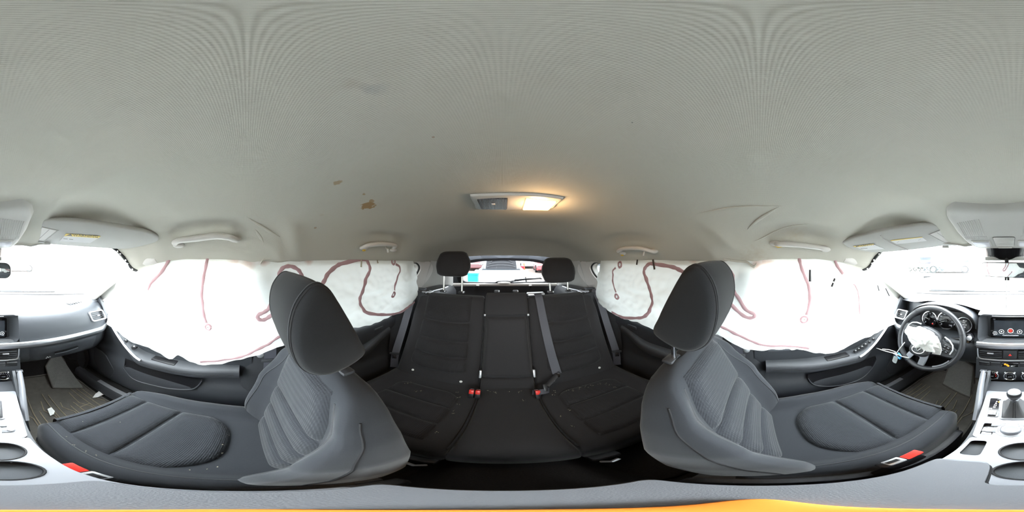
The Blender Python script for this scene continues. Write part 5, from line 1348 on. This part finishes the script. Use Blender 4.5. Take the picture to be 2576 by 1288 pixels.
# ---- sun visors
def visor(label, outline, R1, T, F, yel, whi, clip, extra):
    p0 = march(*R1) + Vector((0, 0, -.008)); p1 = march(*T) + Vector((0, 0, -.006)); p2 = onZ(F[0], F[1], F[2])
    n = (p1 - p0).cross(p2 - p0).normalized()
    if n.z > 0: n = -n
    def PL(px, py, h=0.0):
        d = ray(px, py); t = (p0 + n * h - EYE).dot(n) / d.dot(n); return EYE + d * t
    pts = catmull([PL(a, b) for a, b in outline], 4, closed=True); c = sum(pts, Vector()) / len(pts)
    root = thing('sun_visor', label, 'sun visor', c)
    g = G(); g.loft([[c + (p - c) * k + n * h for p in pts] for k, h in ((.94, -.016), (1.0, -.010), (1.0, -.004), (.985, 0), (.95, .002))]); pn = obj('panel', g, 'visor_grey', root, smooth=60)
    def lab(poly, h, m, name, parent):
        q = [PL(a, b, h) for a, b in poly]; g = G(); g.prism(q, n * .0006); return obj(name, g, m, parent, smooth=False)
    for w in whi: lw = lab(w, .0025, 'label_white', 'warning_label', pn)
    for y in yel: lab(y, .0033, 'label_yellow', 'label_header', pn)
    g = G(); g.tube([PL(a, b, .001) for a, b in clip], .0030, 6, closed=True); ck = obj('clip_pocket', g, 'visor_grey', pn)
    lab([tuple(Vector(p).lerp(Vector(clip[0]).lerp(Vector(clip[2]), .5), .12)) for p in clip], .0022, 'trim_light', 'clip_plate', ck)
    for pts_, w, m in extra:
        g = G(); g.tube([PL(a, b, .002) for a, b in pts_], w, 5); obj('line_mark' if m == 'label_print' else 'flap_edge', g, m, pn)
    return root, PL, n, pn
v1, PL, n, pn = visor('grey sun visor with a WARNING label above the glovebox side', [(77, 606), (102, 562), (121, 555), (186, 556), (279, 568), (361, 582), (391, 592), (400, 600), (393, 609), (349, 621), (310, 626), (233, 622), (149, 616), (98, 611)],
    (121, 555), (399, 600), (233, 622, .034), [[(165.9, 587.8), (253.4, 594.2), (247, 598.9), (161.6, 593.4)]], [[(162, 593), (247.5, 598.5), (225.7, 611.7), (148.8, 606.6)]],
    [(107, 570), (147, 578.4), (110.4, 608.3), (79.6, 603.2)], [([(124, 577), (97, 602)], .0012, 'label_print'), ([(160, 600), (170, 600.5)], .0018, 'label_print'), ([(174, 600.5), (184, 602)], .0018, 'label_print')])
def vtext(PL, n, body, a, b, size, pn, h=.0042):
    p, q = PL(*a, h), PL(*b, h); x = (q - p).normalized(); y = n.cross(x); M = Matrix((x, y, n)).transposed().to_4x4()
    g = text_g(body, size, .0002); g.xf(Matrix.Translation((p + q) / 2) @ M); obj('lettering', g, 'label_print', pn, smooth=False)
def tri(PL, n, pts, pn):
    g = G(); g.prism([PL(a, b, .004) for a, b in pts], n * .0005); obj('warning_triangle', g, 'label_print', pn)
vtext(PL, n, 'WARNING', (186, 592), (244, 596), .018, pn); tri(PL, n, [(167, 592.5), (178, 588.5), (182, 593.6)], pn)
v2, PL, n, pn = visor('grey sun visor with two labels and a mirror flap above the steering wheel', [(2120, 614), (2126, 607), (2150, 598), (2212, 582), (2286, 570), (2330, 565), (2355, 566), (2367, 575), (2386, 593), (2415, 614), (2402, 618), (2373, 618), (2346, 622), (2284, 629), (2212, 635), (2174, 632), (2141, 626)],
    (2345, 566), (2122, 612), (2250, 632, .020), [[(2145.3, 619.5), (2196.3, 612.7), (2200.6, 615.8), (2153.4, 622)], [(2239.7, 604.6), (2320, 596), (2321, 597.2), (2243, 606)]], [[(2152, 622), (2200.6, 615.8), (2225.5, 625.7), (2177, 629.4)], [(2241, 605.6), (2321, 597), (2332, 605.8), (2277, 612), (2255, 613.3)]],
    [(2336, 588.4), (2366, 577), (2403, 608), (2383, 614)], [([(2215.5, 592), (2222, 600), (2250, 615), (2284, 629)], .0028, 'visor_grey'), ([(2357, 585), (2392, 609)], .0012, 'label_print'), ([(2165, 624), (2182, 624)], .0018, 'label_print'), ([(2256, 610), (2262, 606)], .0014, 'label_print'), ([(2310, 604), (2317, 600)], .0014, 'label_print')])
vtext(PL, n, 'WARNING', (2160, 619.5), (2194, 615), .015, pn); tri(PL, n, [(2152, 621.6), (2155, 618.8), (2158.5, 620.8)], pn)
for px, py in ((118, 613), (2379, 621)):
    g = G(); p = onD(px, py, .66); g.box(p, (.028, .014, .010), .003); tag(obj('visor_clip', g, 'visor_grey'), 'small grey visor clip at the windscreen edge, %s side' % ('glovebox' if px < 1000 else 'steering wheel'), 'clip')
# ---- overhead console
XO = .018
oc = thing('overhead_console', 'pale grey overhead console with two map lights and glasses holder', 'overhead console', (XO, -.56, .05))
def ohw(v): return interp([(0, .115), (.08, .150), (.2, .166), (.45, .165), (.75, .150), (1, .128)], v)
OY0, OY1 = -.425, -.715
def oz(x, y, h): return min(roof_z(x, y), zc(y) + .002) - h
def opt(u, v, h=.016):
    y = lerp(OY0, OY1, v) + .03 * (2 * u - 1) ** 2 * (1 - v); x = XO + (2 * u - 1) * ohw(v)
    e = min(1, min(u, 1 - u) * 16, v * 12); return Vector((x, y, oz(x, y, -.004 + (h + .004) * (1 - (1 - e) ** 2) ** .5)))
g = G(); g.grid(opt, 50, 36); sh = obj('shell', g, 'trim_grey', oc, smooth=50)
def oq(x, y, h=.017): return Vector((XO + x, y, oz(XO + x, y, h)))
for s in (-1, 1):
    for k in range(11):
        x = s * lerp(.068, .140, k / 10); g = G(); g.tube([oq(x, lerp(-.475 - .012 * k / 10, -.565, j / 6), .0160) for j in range(7)], .0015, 5); obj('grille_rib', g, 'trim_grey', sh)
    for k in range(16):
        x = s * lerp(.062, .142, k / 15); g = G(); g.tube([oq(x, -.572, .0160), oq(x, -.592, .0160)], .0012, 5); obj('grille_rib', g, 'trim_grey', sh)
    pl_ = [oq(s * a, b, .0175) for a, b in rpoly([(.052, -.602), (.128, -.602), (.120, -.655), (.052, -.658)], .006, 3)]
    g = G(); g.prism(pl_, (0, 0, -.002), .001); lf = obj('light_frame', g, 'handle_grey', oc)
    pl_ = [oq(s * a, b, .0200) for a, b in rpoly([(.057, -.607), (.121, -.607), (.114, -.650), (.057, -.653)], .004, 3)]
    mat('lens_clear', (.62, .62, .66), rough=.2) if 'lens_clear' not in MATS else None
    g = G(); g.prism(pl_, (0, 0, -.002), .001); obj('lens', g, 'lens_clear', lf)
gl = [oq(a, b, .0165) for a, b in rpoly([(-.040, -.578), (.040, -.578), (.036, -.658), (-.036, -.658)], .006, 3)]
g = G(); g.prism(gl, (0, 0, -.003), .0015); gh_ = obj('glasses_holder', g, 'trim_grey', oc)
g = G(); g.tube([p + Vector((0, 0, -.001)) for p in gl], .0010, 4, closed=True); obj('holder_gap', g, 'seam_dark', gh_)
g = G(); g.box(oq(0, -.664, .022), (.058, .008, .006), .002); obj('holder_latch', g, 'handle_grey', gh_)
# sensor housing and rear-view mirror
mh = thing('rear_view_mirror', 'frameless rear-view mirror below a black sensor housing', 'mirror', onD(2531, 695, .70))
hc = onD(2529, 637, .715); g = G(); loops = []
for k in range(9):
    t = k / 8; z = lerp(.062, -.018, t); w = interp([(0, .096), (.4, .094), (.85, .090), (1, .082)], t); y = lerp(-.705, -.715, t); d = interp([(0, .02), (.5, .06), (1, .055)], t)
    loops.append([Vector((hc.x + w * sel(math.cos(a), 4), y - d + d * sel(math.sin(a), 4), z)) for a in [2 * math.pi * q / 28 for q in range(28)]])
g.loft(loops); hs = obj('sensor_housing', g, 'gloss_black', mh, smooth=50)
g = G(); g.loft([[Vector((lerp(hc.x - .088, hc.x + .088, i / 20), y, z)) for y, z in ((-.712, -.020), (-.704, -.018), (-.702, -.004 - .014 * math.exp(-((i - 10) / 4.5) ** 4)), (-.710, -.003 - .014 * math.exp(-((i - 10) / 4.5) ** 4)))] for i in range(21)]); obj('housing_trim', g, 'trim_grey', hs, smooth=50)
mc = onD(2531, 679, .66); mn = Vector((.30, .945, -.06)).normalized(); MM = face_frame(mn)
g = G(); g.loft([[mc + MM @ Vector((a * k, b * k, h)) for a, b in rrect(.236, .062, .024, 7)] for k, h in ((.80, -.028), (.97, -.014), (1.0, -.004), (1.0, .003), (.985, .005))]); ms_ = obj('mirror_shell', g, 'black_plastic', mh, smooth=50)
mat('mirror_glass', (.88, .90, .90), rough=.01, metal=1.0)
g = G(); g.prism([mc + MM @ Vector((a, b, .0052)) for a, b in rrect(.230, .056, .022, 7)], mn * .0006); obj('mirror_glass', g, 'mirror_glass', ms_, smooth=False)
g = G(); g.tube([mc - mn * .02, mc + Vector((0, -.05, .03)), Vector((hc.x, -.765, .03))], .010, 10); obj('mirror_stem', g, 'black_plastic', mh)
g = G(); g.box(mc + Vector((-.004, 0, -.036)), (.020, .016, .014), .003); obj('mirror_tab', g, 'black_plastic', ms_)
# thin cord hanging from the mirror
a, b = onD(2533, 699, .645), onD(2531, 776, .645); g = G(); g.tube([a, b], .0022, 6); tag(obj('hanging_cord', g, 'label_white'), 'thin pale cord hanging straight down from the rear-view mirror', 'cord')
# ---- dome light
dl = thing('dome_light', 'rear dome light in the headliner, one lens dark and one glowing warm', 'light', march(1290, 505) + Vector((0, 0, -.02)))
def PR(a, b, h): p = march(a, b); return p + nroof(p) * h
ot = catmull([PR(a, b, 0) for a, b in ((1183, 492), (1190, 488), (1235, 486), (1277, 485), (1351, 487), (1410, 494), (1416, 498), (1400, 511), (1383, 522), (1290, 524), (1205, 523), (1194, 512))], 3, closed=True); c = sum(ot, Vector()) / len(ot)
g = G(); g.loft([[c + (p - c) * k + Vector((0, 0, h)) for p in ot] for k, h in ((1.01, .004), (1.0, -.003), (.98, -.006), (.94, -.007))]); bz = obj('bezel', g, 'handle_grey', dl, smooth=60)
mat('lens_smoke', (.05, .045, .045), rough=.25, ribs=[('X', .004, .0006)])
mat('lens_lit', (.9, .75, .5), rough=.4, emit=(1.0, .56, .22), estr=.42, ribs=[('X', .004, .0006)])
def lens(pts, m, name):
    q = [PR(a, b, .006) for a, b in rpoly(pts, 3, 3)]; g = G(); g.prism(q, (0, 0, -.0035), .0015); return obj(name, g, m, bz)
l1 = lens([(1199.5, 494.5), (1278, 491.5), (1275.5, 521), (1210, 520)], 'lens_smoke', 'lens'); g = G(); g.box(PR(1241, 505, .0105), (.010, .010, .002), .0005); obj('lens_switch', g, 'label_white', l1)
l2 = lens([(1323, 492), (1401, 500), (1380, 523), (1314, 522)], 'lens_lit', 'lens'); l2['label'] = 'lit warm yellow lens'
lp = PR(1357, 507, .035); la = bpy.data.lights.new('dome_bulb', 'POINT'); la.energy = .22; la.color = (1, .62, .30); la.shadow_soft_size = .02
lo_ = bpy.data.objects.new('dome_bulb', la); COL.objects.link(lo_); lo_.parent = dl; lo_.location = lp - Vector(dl['_b'])
# ================================================================ OUTSIDE: THE CAR LOT
GZ = -CZ
mat('dirt', (.26, .215, .185), rough=1, noise_amt=.35, noise_scale=1.6, bump=.02, bump_scale=8)
g = G(); g.grid(lambda u, v: Vector((lerp(-60, 60, u), lerp(-60, 60, v), GZ + .03 * noise.noise(Vector((u * 40, v * 40, 0))))), 40, 40)
gr = obj('ground', g, 'dirt', smooth=True); gr['kind'] = 'structure'; tag(gr, 'brown dirt ground of the car lot', 'ground')
for n, c in (('paint_white', (.75, .76, .78)), ('paint_red', (.42, .06, .07)), ('paint_maroon', (.16, .045, .05)), ('paint_silver', (.48, .50, .53)), ('paint_blue', (.035, .05, .10)), ('paint_black', (.03, .03, .035))): mat(n, c, rough=.25, coat=.6)
mat('car_glass', (.05, .06, .07), rough=.08); mat('tyre', (.02, .02, .02), rough=.9); mat('alloy', (.5, .5, .52), rough=.35, metal=.8); mat('lamp_red', (.5, .02, .02), rough=.2); mat('hood_liner', (.045, .045, .05), rough=.8)
def parked(name, label, x, y, yaw, paint, hatch=False, L=4.4, Wd=1.78):
    """a parked car, nose towards -y before turning by yaw"""
    root = thing(name, label, 'car', (x, y, GZ)); T = Matrix.Translation((x, y, GZ)) @ Matrix.Rotation(R(yaw), 4, 'Z')
    def st(v): return [T @ Vector(p) for p in v]
    low = [(-.5, .30, .42, .74), (-.47, .22, .66, .86), (-.30, .20, .82, .95), (-.17, .20, .90, .98), (.0, .20, .92, 1.0), (.25, .20, .93, 1.0), (.36, .20, .95, .98), (.47, .24, .92, .92), (.5, .32, .70, .80)]
    g = G(); g.loft([st([(-Wd/2*w, t*L, a), (-Wd/2*w, t*L, b*.8), (-Wd/2*w*.93, t*L, b), (Wd/2*w*.93, t*L, b), (Wd/2*w, t*L, b*.8), (Wd/2*w, t*L, a)]) for t, a, b, w in low]); bd = obj('body', g, paint, root, smooth=35)
    cab = [(-.17, .90, .94), (-.04, 1.36, .80), (.10, 1.45, .78), (.25, 1.42, .78), (.34 if not hatch else .42, 1.30 if hatch else 1.22, .80), (.40 if not hatch else .48, .94, .92)]
    g = G(); g.loft([st([(-Wd/2*.92*w, t*L, .86), (-Wd/2*w*.98, t*L, max(.88, z*.97)), (-Wd/2*w*.86, t*L, z), (Wd/2*w*.86, t*L, z), (Wd/2*w*.98, t*L, max(.88, z*.97)), (Wd/2*.92*w, t*L, .86)]) for t, z, w in cab]); obj('glasshouse', g, 'car_glass', root, smooth=35)
    g = G(); g.loft([st([(-Wd/2*.70, t*L, z), (-Wd/2*.66, t*L, z + .03), (Wd/2*.66, t*L, z + .03), (Wd/2*.70, t*L, z)]) for t, z in ((-.06, 1.33), (.02, 1.43), (.12, 1.46), (.25, 1.43), (.33, 1.26 if not hatch else 1.36))]); obj('roof', g, paint, root, smooth=35)
    for sx in (-1, 1):
        for sy in (-.30, .30):
            c = T @ Vector((sx * Wd / 2 * .90, sy * L, .32)); Mx = (Matrix.Rotation(R(yaw), 3, 'Z') @ face_frame((sx, 0, 0)))
            g = G(); g.lathe([(.20, .07), (.31, .10), (.32, .0), (.31, -.10)], c, Mx, 18); w = obj('wheel', g, 'tyre', root); g = G(); g.lathe([(.20, .095), (.17, .105), (.05, .11)], c, Mx, 14); obj('hub_cap', g, 'alloy', w)
        g = G(); g.box(T @ Vector((sx * Wd * .37, .485 * L, .76)), (.26, .10, .14), .03, Matrix.Rotation(R(yaw), 3, 'Z')); obj('tail_lamp', g, 'lamp_red', root)
        g = G(); g.box(T @ Vector((sx * Wd * .36, -.475 * L, .66)), (.32, .12, .13), .03, Matrix.Rotation(R(yaw), 3, 'Z')); obj('head_lamp', g, 'label_white', root)
        g = G(); g.box(T @ Vector((sx * Wd * .55, -.13 * L, 1.0)), (.18, .09, .12), .03, Matrix.Rotation(R(yaw), 3, 'Z')); obj('door_mirror', g, paint, root)
    return root, T
# ---- seen through the rear window
parked('parked_car', 'maroon car parked behind the teal bin, seen through the rear window', -3.1, 17.6, 8, 'paint_maroon')
parked('parked_car', 'silver car parked beyond the red bin', 3.1, 20.5, -6, 'paint_silver')
parked('parked_car', 'bright red car parked next to the silver one', 3.9, 15.4, -8, 'paint_red')
parked('parked_car', 'black car parked at the end of the row beside the red car', 6.3, 17.0, -14, 'paint_black')
parked('parked_car', 'white car parked far off in the lot behind the raised hood', -.6, 24.5, 60, 'paint_white')
parked('parked_car', 'white car seen through the passenger side quarter window', -5.2, 8.4, 40, 'paint_white', True)
parked('parked_car', 'wrecked silver car seen through the driver side quarter window', 5.4, 8.6, -35, 'paint_silver')
# white car facing us with its hood raised
hc_ = thing('hood_up_car', 'white car behind the tailgate facing us with raised hood', 'car', (-.09, 7.3, GZ))
T = Matrix.Translation((-.09, 7.3, GZ))
def st(v): return [T @ Vector(p) for p in v]
low = [(-1.9, .35, .50, .70), (-1.75, .25, .72, .84), (-1.2, .22, .80, .90), (-.9, .22, .92, .93), (.6, .22, .95, .93), (1.8, .22, .95, .90), (2.0, .35, .85, .8)]
g = G(); g.loft([st([(-w, t, a), (-w, t, b * .8), (-w * .95, t, b), (w * .95, t, b), (w, t, b * .8), (w, t, a)]) for t, a, b, w in low]); obj('body', g, 'paint_white', hc_, smooth=35)
g = G(); g.loft([st([(-w, t, .86), (-w * .85, t, z), (w * .85, t, z), (w, t, .86)]) for t, z, w in ((-.95, .93, .86), (-.25, 1.40, .72), (.6, 1.45, .70), (1.3, 1.36, .70), (1.75, .95, .80))]); obj('glasshouse', g, 'car_glass', hc_, smooth=35)
for sx in (-1, 1):
    g = G(); g.sphere(T @ Vector((sx * .99, -.72, .82)), (.10, .06, .075), 12, 8); obj('door_mirror', g, 'paint_white', hc_, smooth=True)
    for sy in (-1.25, 1.3):
        g = G(); g.lathe([(.20, .06), (.32, .09), (.33, 0), (.32, -.09)], T @ Vector((sx * .84, sy, .33)), face_frame((sx, 0, 0)), 18); obj('wheel', g, 'tyre', hc_)
hp_ = lambda x, t, d: T @ Vector((x * lerp(.70, .58, t ** 2), -.95 + .30 * t - d, .88 + .66 * t))
hb = [(-1, 0), (-1, .55), (-.95, .85), (-.75, 1.0), (0, 1.03), (.75, 1.0), (.95, .85), (1, .55), (1, 0), (0, .03)]
g = G(); g.prism([hp_(a, b, 0) for a, b in hb], (0, .05, .02)); ho = obj('raised_hood', g, 'paint_silver', hc_, smooth=False)
g = G(); g.prism([hp_(a * .88, .06 + b * .82, .012) for a, b in hb], (0, .012, 0)); ln = obj('hood_liner', g, 'hood_liner', ho, smooth=False)
for k in range(4):
    g = G(); g.tube([hp_(.8 * math.cos(a) * (1 - .12 * k), .18 + .16 * k + .13 * math.sin(a), .03) for a in [math.pi * i / 16 for i in range(17)]], .016, 5); obj('hood_rib', g, 'paint_black', ln)
arch_ = [T @ Vector((.62 * math.cos(a), -1.02, .60 + .30 * math.sin(a))) for a in [math.pi * i / 20 for i in range(21)]]
mat('pale_cover', (.55, .62, .62), rough=.4); g = G(); g.prism(arch_, (0, .06, 0)); obj('engine_cover', g, 'pale_cover', hc_, smooth=False)
g = G(); g.tube([T @ Vector((-.25, -1.10, .60)), T @ Vector((-.14, -.80, 1.22))], .008, 6); obj('prop_rod', g, 'paint_black', hc_)
# bins and cone
def bin_(label, px, py_top, y, w, h, m):
    p = onY(px, py_top, y); g = G(); g.loft([[Vector((p.x + a * k, y + b * k, z)) for a, b in rrect(w, w, .05, 3)] for k, z in ((.82, GZ), (1, p.z - .06), (1.06, p.z - .05), (1.06, p.z))]); tag(obj('waste_bin', g, m), label, 'bin')
mat('teal_plastic', (.02, .38, .46), rough=.4); mat('red_plastic', (.62, .03, .06), rough=.4); mat('cone_orange', (.8, .2, .05), rough=.5)
bin_('teal plastic bin beside the white car with raised hood', 1191, 686, 4.9, .32, .7, 'teal_plastic'); bin_('tall red bin standing past the raised hood', 1308, 669, 11.5, .55, .9, 'red_plastic')
p = onY(1318, 684, 16); p.z = GZ
cn = thing('traffic_cone', 'orange traffic cone on the dirt beside the red bin', 'cone', p)
g = G(); g.lathe([(.16, 0.03), (.12, .2), (.03, .75)], p, None, 16); obj('cone_body', g, 'cone_orange', cn); g = G(); g.box(p + Vector((0, 0, .015)), (.42, .42, .03), .01); obj('cone_base', g, 'rubber', cn)
# ---- seen through the windscreen
c1_, T1 = parked('parked_car', 'silver hatchback with its tail lid wide open ahead of the windscreen', 10.4, -17.0, 32, 'paint_silver', True)
g = G(); g.loft([[T1 @ Vector((x, .40 * 4.4 + t * .95, 1.36 + .62 * t - .10 * t * t + d)) for x, d in ((-.70, 0), (-.60, .05), (.60, .05), (.70, 0), (.60, -.03), (-.60, -.03))] for t in (0, .3, .6, .9, 1)]); obj('open_tail_lid', g, 'paint_silver', c1_, smooth=35)
g = G(); g.prism([T1 @ Vector((a, .505 * 4.4, .80 + b)) for a, b in rrect(1.15, .42, .08)], T1.to_3x3() @ Vector((0, .02, 0))); obj('boot_opening', g, 'paint_black', c1_)
parked('parked_car', 'dark blue saloon parked beside the open hatchback ahead of the windscreen', 5.6, -13.2, 112, 'paint_blue')
parked('parked_car', 'white saloon parked straight ahead beyond the white hood', -2.4, -15.5, 75, 'paint_white')
# own white hood and wipers
own = thing('engine_hood', 'white engine hood of this car in front of the windscreen', 'car hood', (0, -2.0, -.75))
g = G(); g.grid(lambda u, v: Vector(((2*u-1) * lerp(.74, .66, v), lerp(-1.50 + .40 * (2*u-1) ** 2, -2.55 + .20 * (2*u-1) ** 2, v), -.415 - .16 * v ** 1.6 - .05 * (2*u-1) ** 4)), 24, 16); obj('hood_panel', g, 'paint_white', own, smooth=True)
g = G(); g.grid(lambda u, v: Vector(((2*u-1) * .72, lerp(-1.43, -1.52, v) + .60 * ((2*u-1) * .72) ** 2, -.385 - .03 * v)), 24, 3); obj('cowl_panel', g, 'dark_plastic', own, smooth=True)
for x0, x1, nm in ((.62, .02, 'driver'), (-.05, -.52, 'passenger')):
    a = Vector((x0, -1.385 + .80 * x0 * x0, -.305 + .10 * x0 * x0)); b = Vector((x1, -1.385 + .80 * x1 * x1, -.300 + .10 * x1 * x1)); w = thing('wiper', 'black wiper lying at the foot of the windscreen, %s side' % nm, 'wiper', a + Vector((0, -.02, -.02)))
    pth = [Vector((lerp(x0, x1, i / 12), -1.435 + .86 * lerp(x0, x1, i / 12) ** 2, -.318 + .11 * lerp(x0, x1, i / 12) ** 2)) for i in range(13)]
    g = G(); g.tube(pth, .006, 6); obj('blade', g, 'rubber', w); g = G(); g.tube([pth[6] + Vector((0, -.01, .006)), pth[0] + Vector((0, -.03, .004))], .007, 6); obj('arm', g, 'black_plastic', w)
# rear wiper on the outside of the back window
rw = thing('wiper', 'black rear wiper resting across the bottom of the rear window', 'wiper', (0, 1.80, -.29))
g = G(); g.tube([onY(px, py, 1.80) for px, py in ((1285, 708), (1320, 703), (1360, 700), (1362, 702))], .008, 6); obj('arm', g, 'rubber', rw); g = G(); g.tube([onY(px, py, 1.79) for px, py in ((1294, 704), (1330, 701), (1359, 701))], .005, 6); obj('blade', g, 'black_plastic', rw)
# ---- lot number written on the outside of the windscreen
def ws_hit(px, py):
    d = ray(px, py); u, v = .5, .5; best = 1e9
    for rng, n in ((.5, 24), (.05, 12), (.008, 12), (.0014, 12)):
        cu_, cv_ = u, v
        for i in range(n + 1):
            for j in range(n + 1):
                a = cu_ + lerp(-rng, rng, i / n); b = cv_ + lerp(-rng, rng, j / n); q = (ws_pt(a, b) - EYE).normalized(); e = (q - d).length_squared
                if e < best: best, u, v = e, a, b
    return ws_pt(u, v)
mat('marker_paint', (.26, .30, .29), rough=.9, spec=.1)
tx = text_g('45025595', 1.0, 0.0, space=1.0); x0 = min(p[0] for p in tx.v); x1 = max(p[0] for p in tx.v); y0 = min(p[1] for p in tx.v); y1 = max(p[1] for p in tx.v)
cor = {k: ws_hit(*p) for k, p in {'a': (2381, 688), 'b': (2290, 692), 'c': (2366, 674), 'd': (2282, 678)}.items()}
g = G(); vv = []
for p in tx.v:
    s_, t_ = (p[0] - x0) / (x1 - x0), (p[1] - y0) / (y1 - y0); q = cor['a'].lerp(cor['b'], s_).lerp(cor['c'].lerp(cor['d'], s_), t_); vv.append(q + Vector((0, -.004, .010)))
g.add(vv, tx.f); wsn = [o for o in SC.objects if o.get('label', '').startswith('wide raked windscreen')][0]
obj('lot_number', g, 'marker_paint', wsn, smooth=False, label='hand-written number seen in mirror writing')
q = [ws_hit(a, b) + Vector((0, .004, -.004)) for a, b in ((2324, 693), (2337, 692.5), (2349, 694), (2340, 695), (2324, 698))]; g = G(); g.prism(q, (0, 0, -.001)); obj('sticker', g, 'label_print', wsn, smooth=False)
# ================================================================ CRUMBS
g = G(); random.seed(3)
seam_px = [(1392, 994), (1395, 985), (1426, 982), (1439, 981), (1460, 977), (1476, 972), (1488, 970), (1509, 966), (1523, 966), (1535, 969), (1547, 975), (1562, 991), (1430, 1031), (1318, 1006), (1308, 986), (1440, 1072), (1485, 1063), (1411, 1046)]
left_px = [(1022, 963), (1030, 962), (1150, 986), (1155, 1000), (1152, 1018), (1142, 1033), (1138, 1040), (1117, 1030), (1030, 1008), (1035, 1055), (1098, 1087), (1045, 985), (1060, 984), (1230, 984), (1245, 987), (1280, 985)]
for px, py in seam_px + left_px:
    for k in range(4):
        p = onZ(px + random.uniform(-5, 5), py + random.uniform(-2.5, 2.5), -.768); r = random.uniform(.0006, .0019); g.sphere(p, (r * random.uniform(1, 2.2), r, r * .8), 5, 3)
o = obj('crumbs', g, 'crumb', smooth=False); o['kind'] = 'stuff'; tag(o, 'pale crumbs scattered along the rear cushion seams', 'crumbs')
g = G()
for px, py in ((165, 1100), (185, 1120), (215, 1135), (240, 1145), (575, 1095), (560, 1140), (548, 1175), (520, 1180), (480, 1183), (210, 1062), (305, 1062), (560, 1120)):
    for k in range(2):
        p = onZ(px + random.uniform(-3, 3), py + random.uniform(-2, 2), -.728); r = random.uniform(.0006, .0014); g.sphere(p, (r * 1.5, r, r), 5, 3)
o = obj('crumbs', g, 'crumb', smooth=False); o['kind'] = 'stuff'; tag(o, 'tiny crumbs along the seams of the glovebox side front seat', 'crumbs')
# ================================================================ tidy up
for o in list(SC.objects):
    if '_b' in o: del o['_b']
    if o.parent is None and o.get('kind') == 'structure' and 'category' not in o:
        o['category'] = {'wall': 'wall', 'trim': 'trim', 'window': 'window', 'door': 'car door', 'floor': 'floor', 'ceiling': 'headliner'}.get(o.name.split('_')[0].split('.')[0], 'structure')
GROUPS = {'parked_car': 'cars parked in the lot', 'grab_handle': 'grab handles along the headliner', 'seat_belt': 'seat belts of the car', 'sun_visor': 'sun visors above the windscreen', 'front_seat': 'two front seats',
          'floor_mat': 'mats on the car floor', 'paper_scrap': 'paper scraps on the mat', 'visor_clip': 'clips at the windscreen edge', 'waste_bin': 'bins in the lot', 'wiper': 'wipers of the car', 'side_curtain_airbag': 'burst side curtain airbags'}
for o in SC.objects:
    if o.parent is None and o.get('category'):
        b = o.name.split('.')[0]
        if b in GROUPS: o['group'] = GROUPS[b]
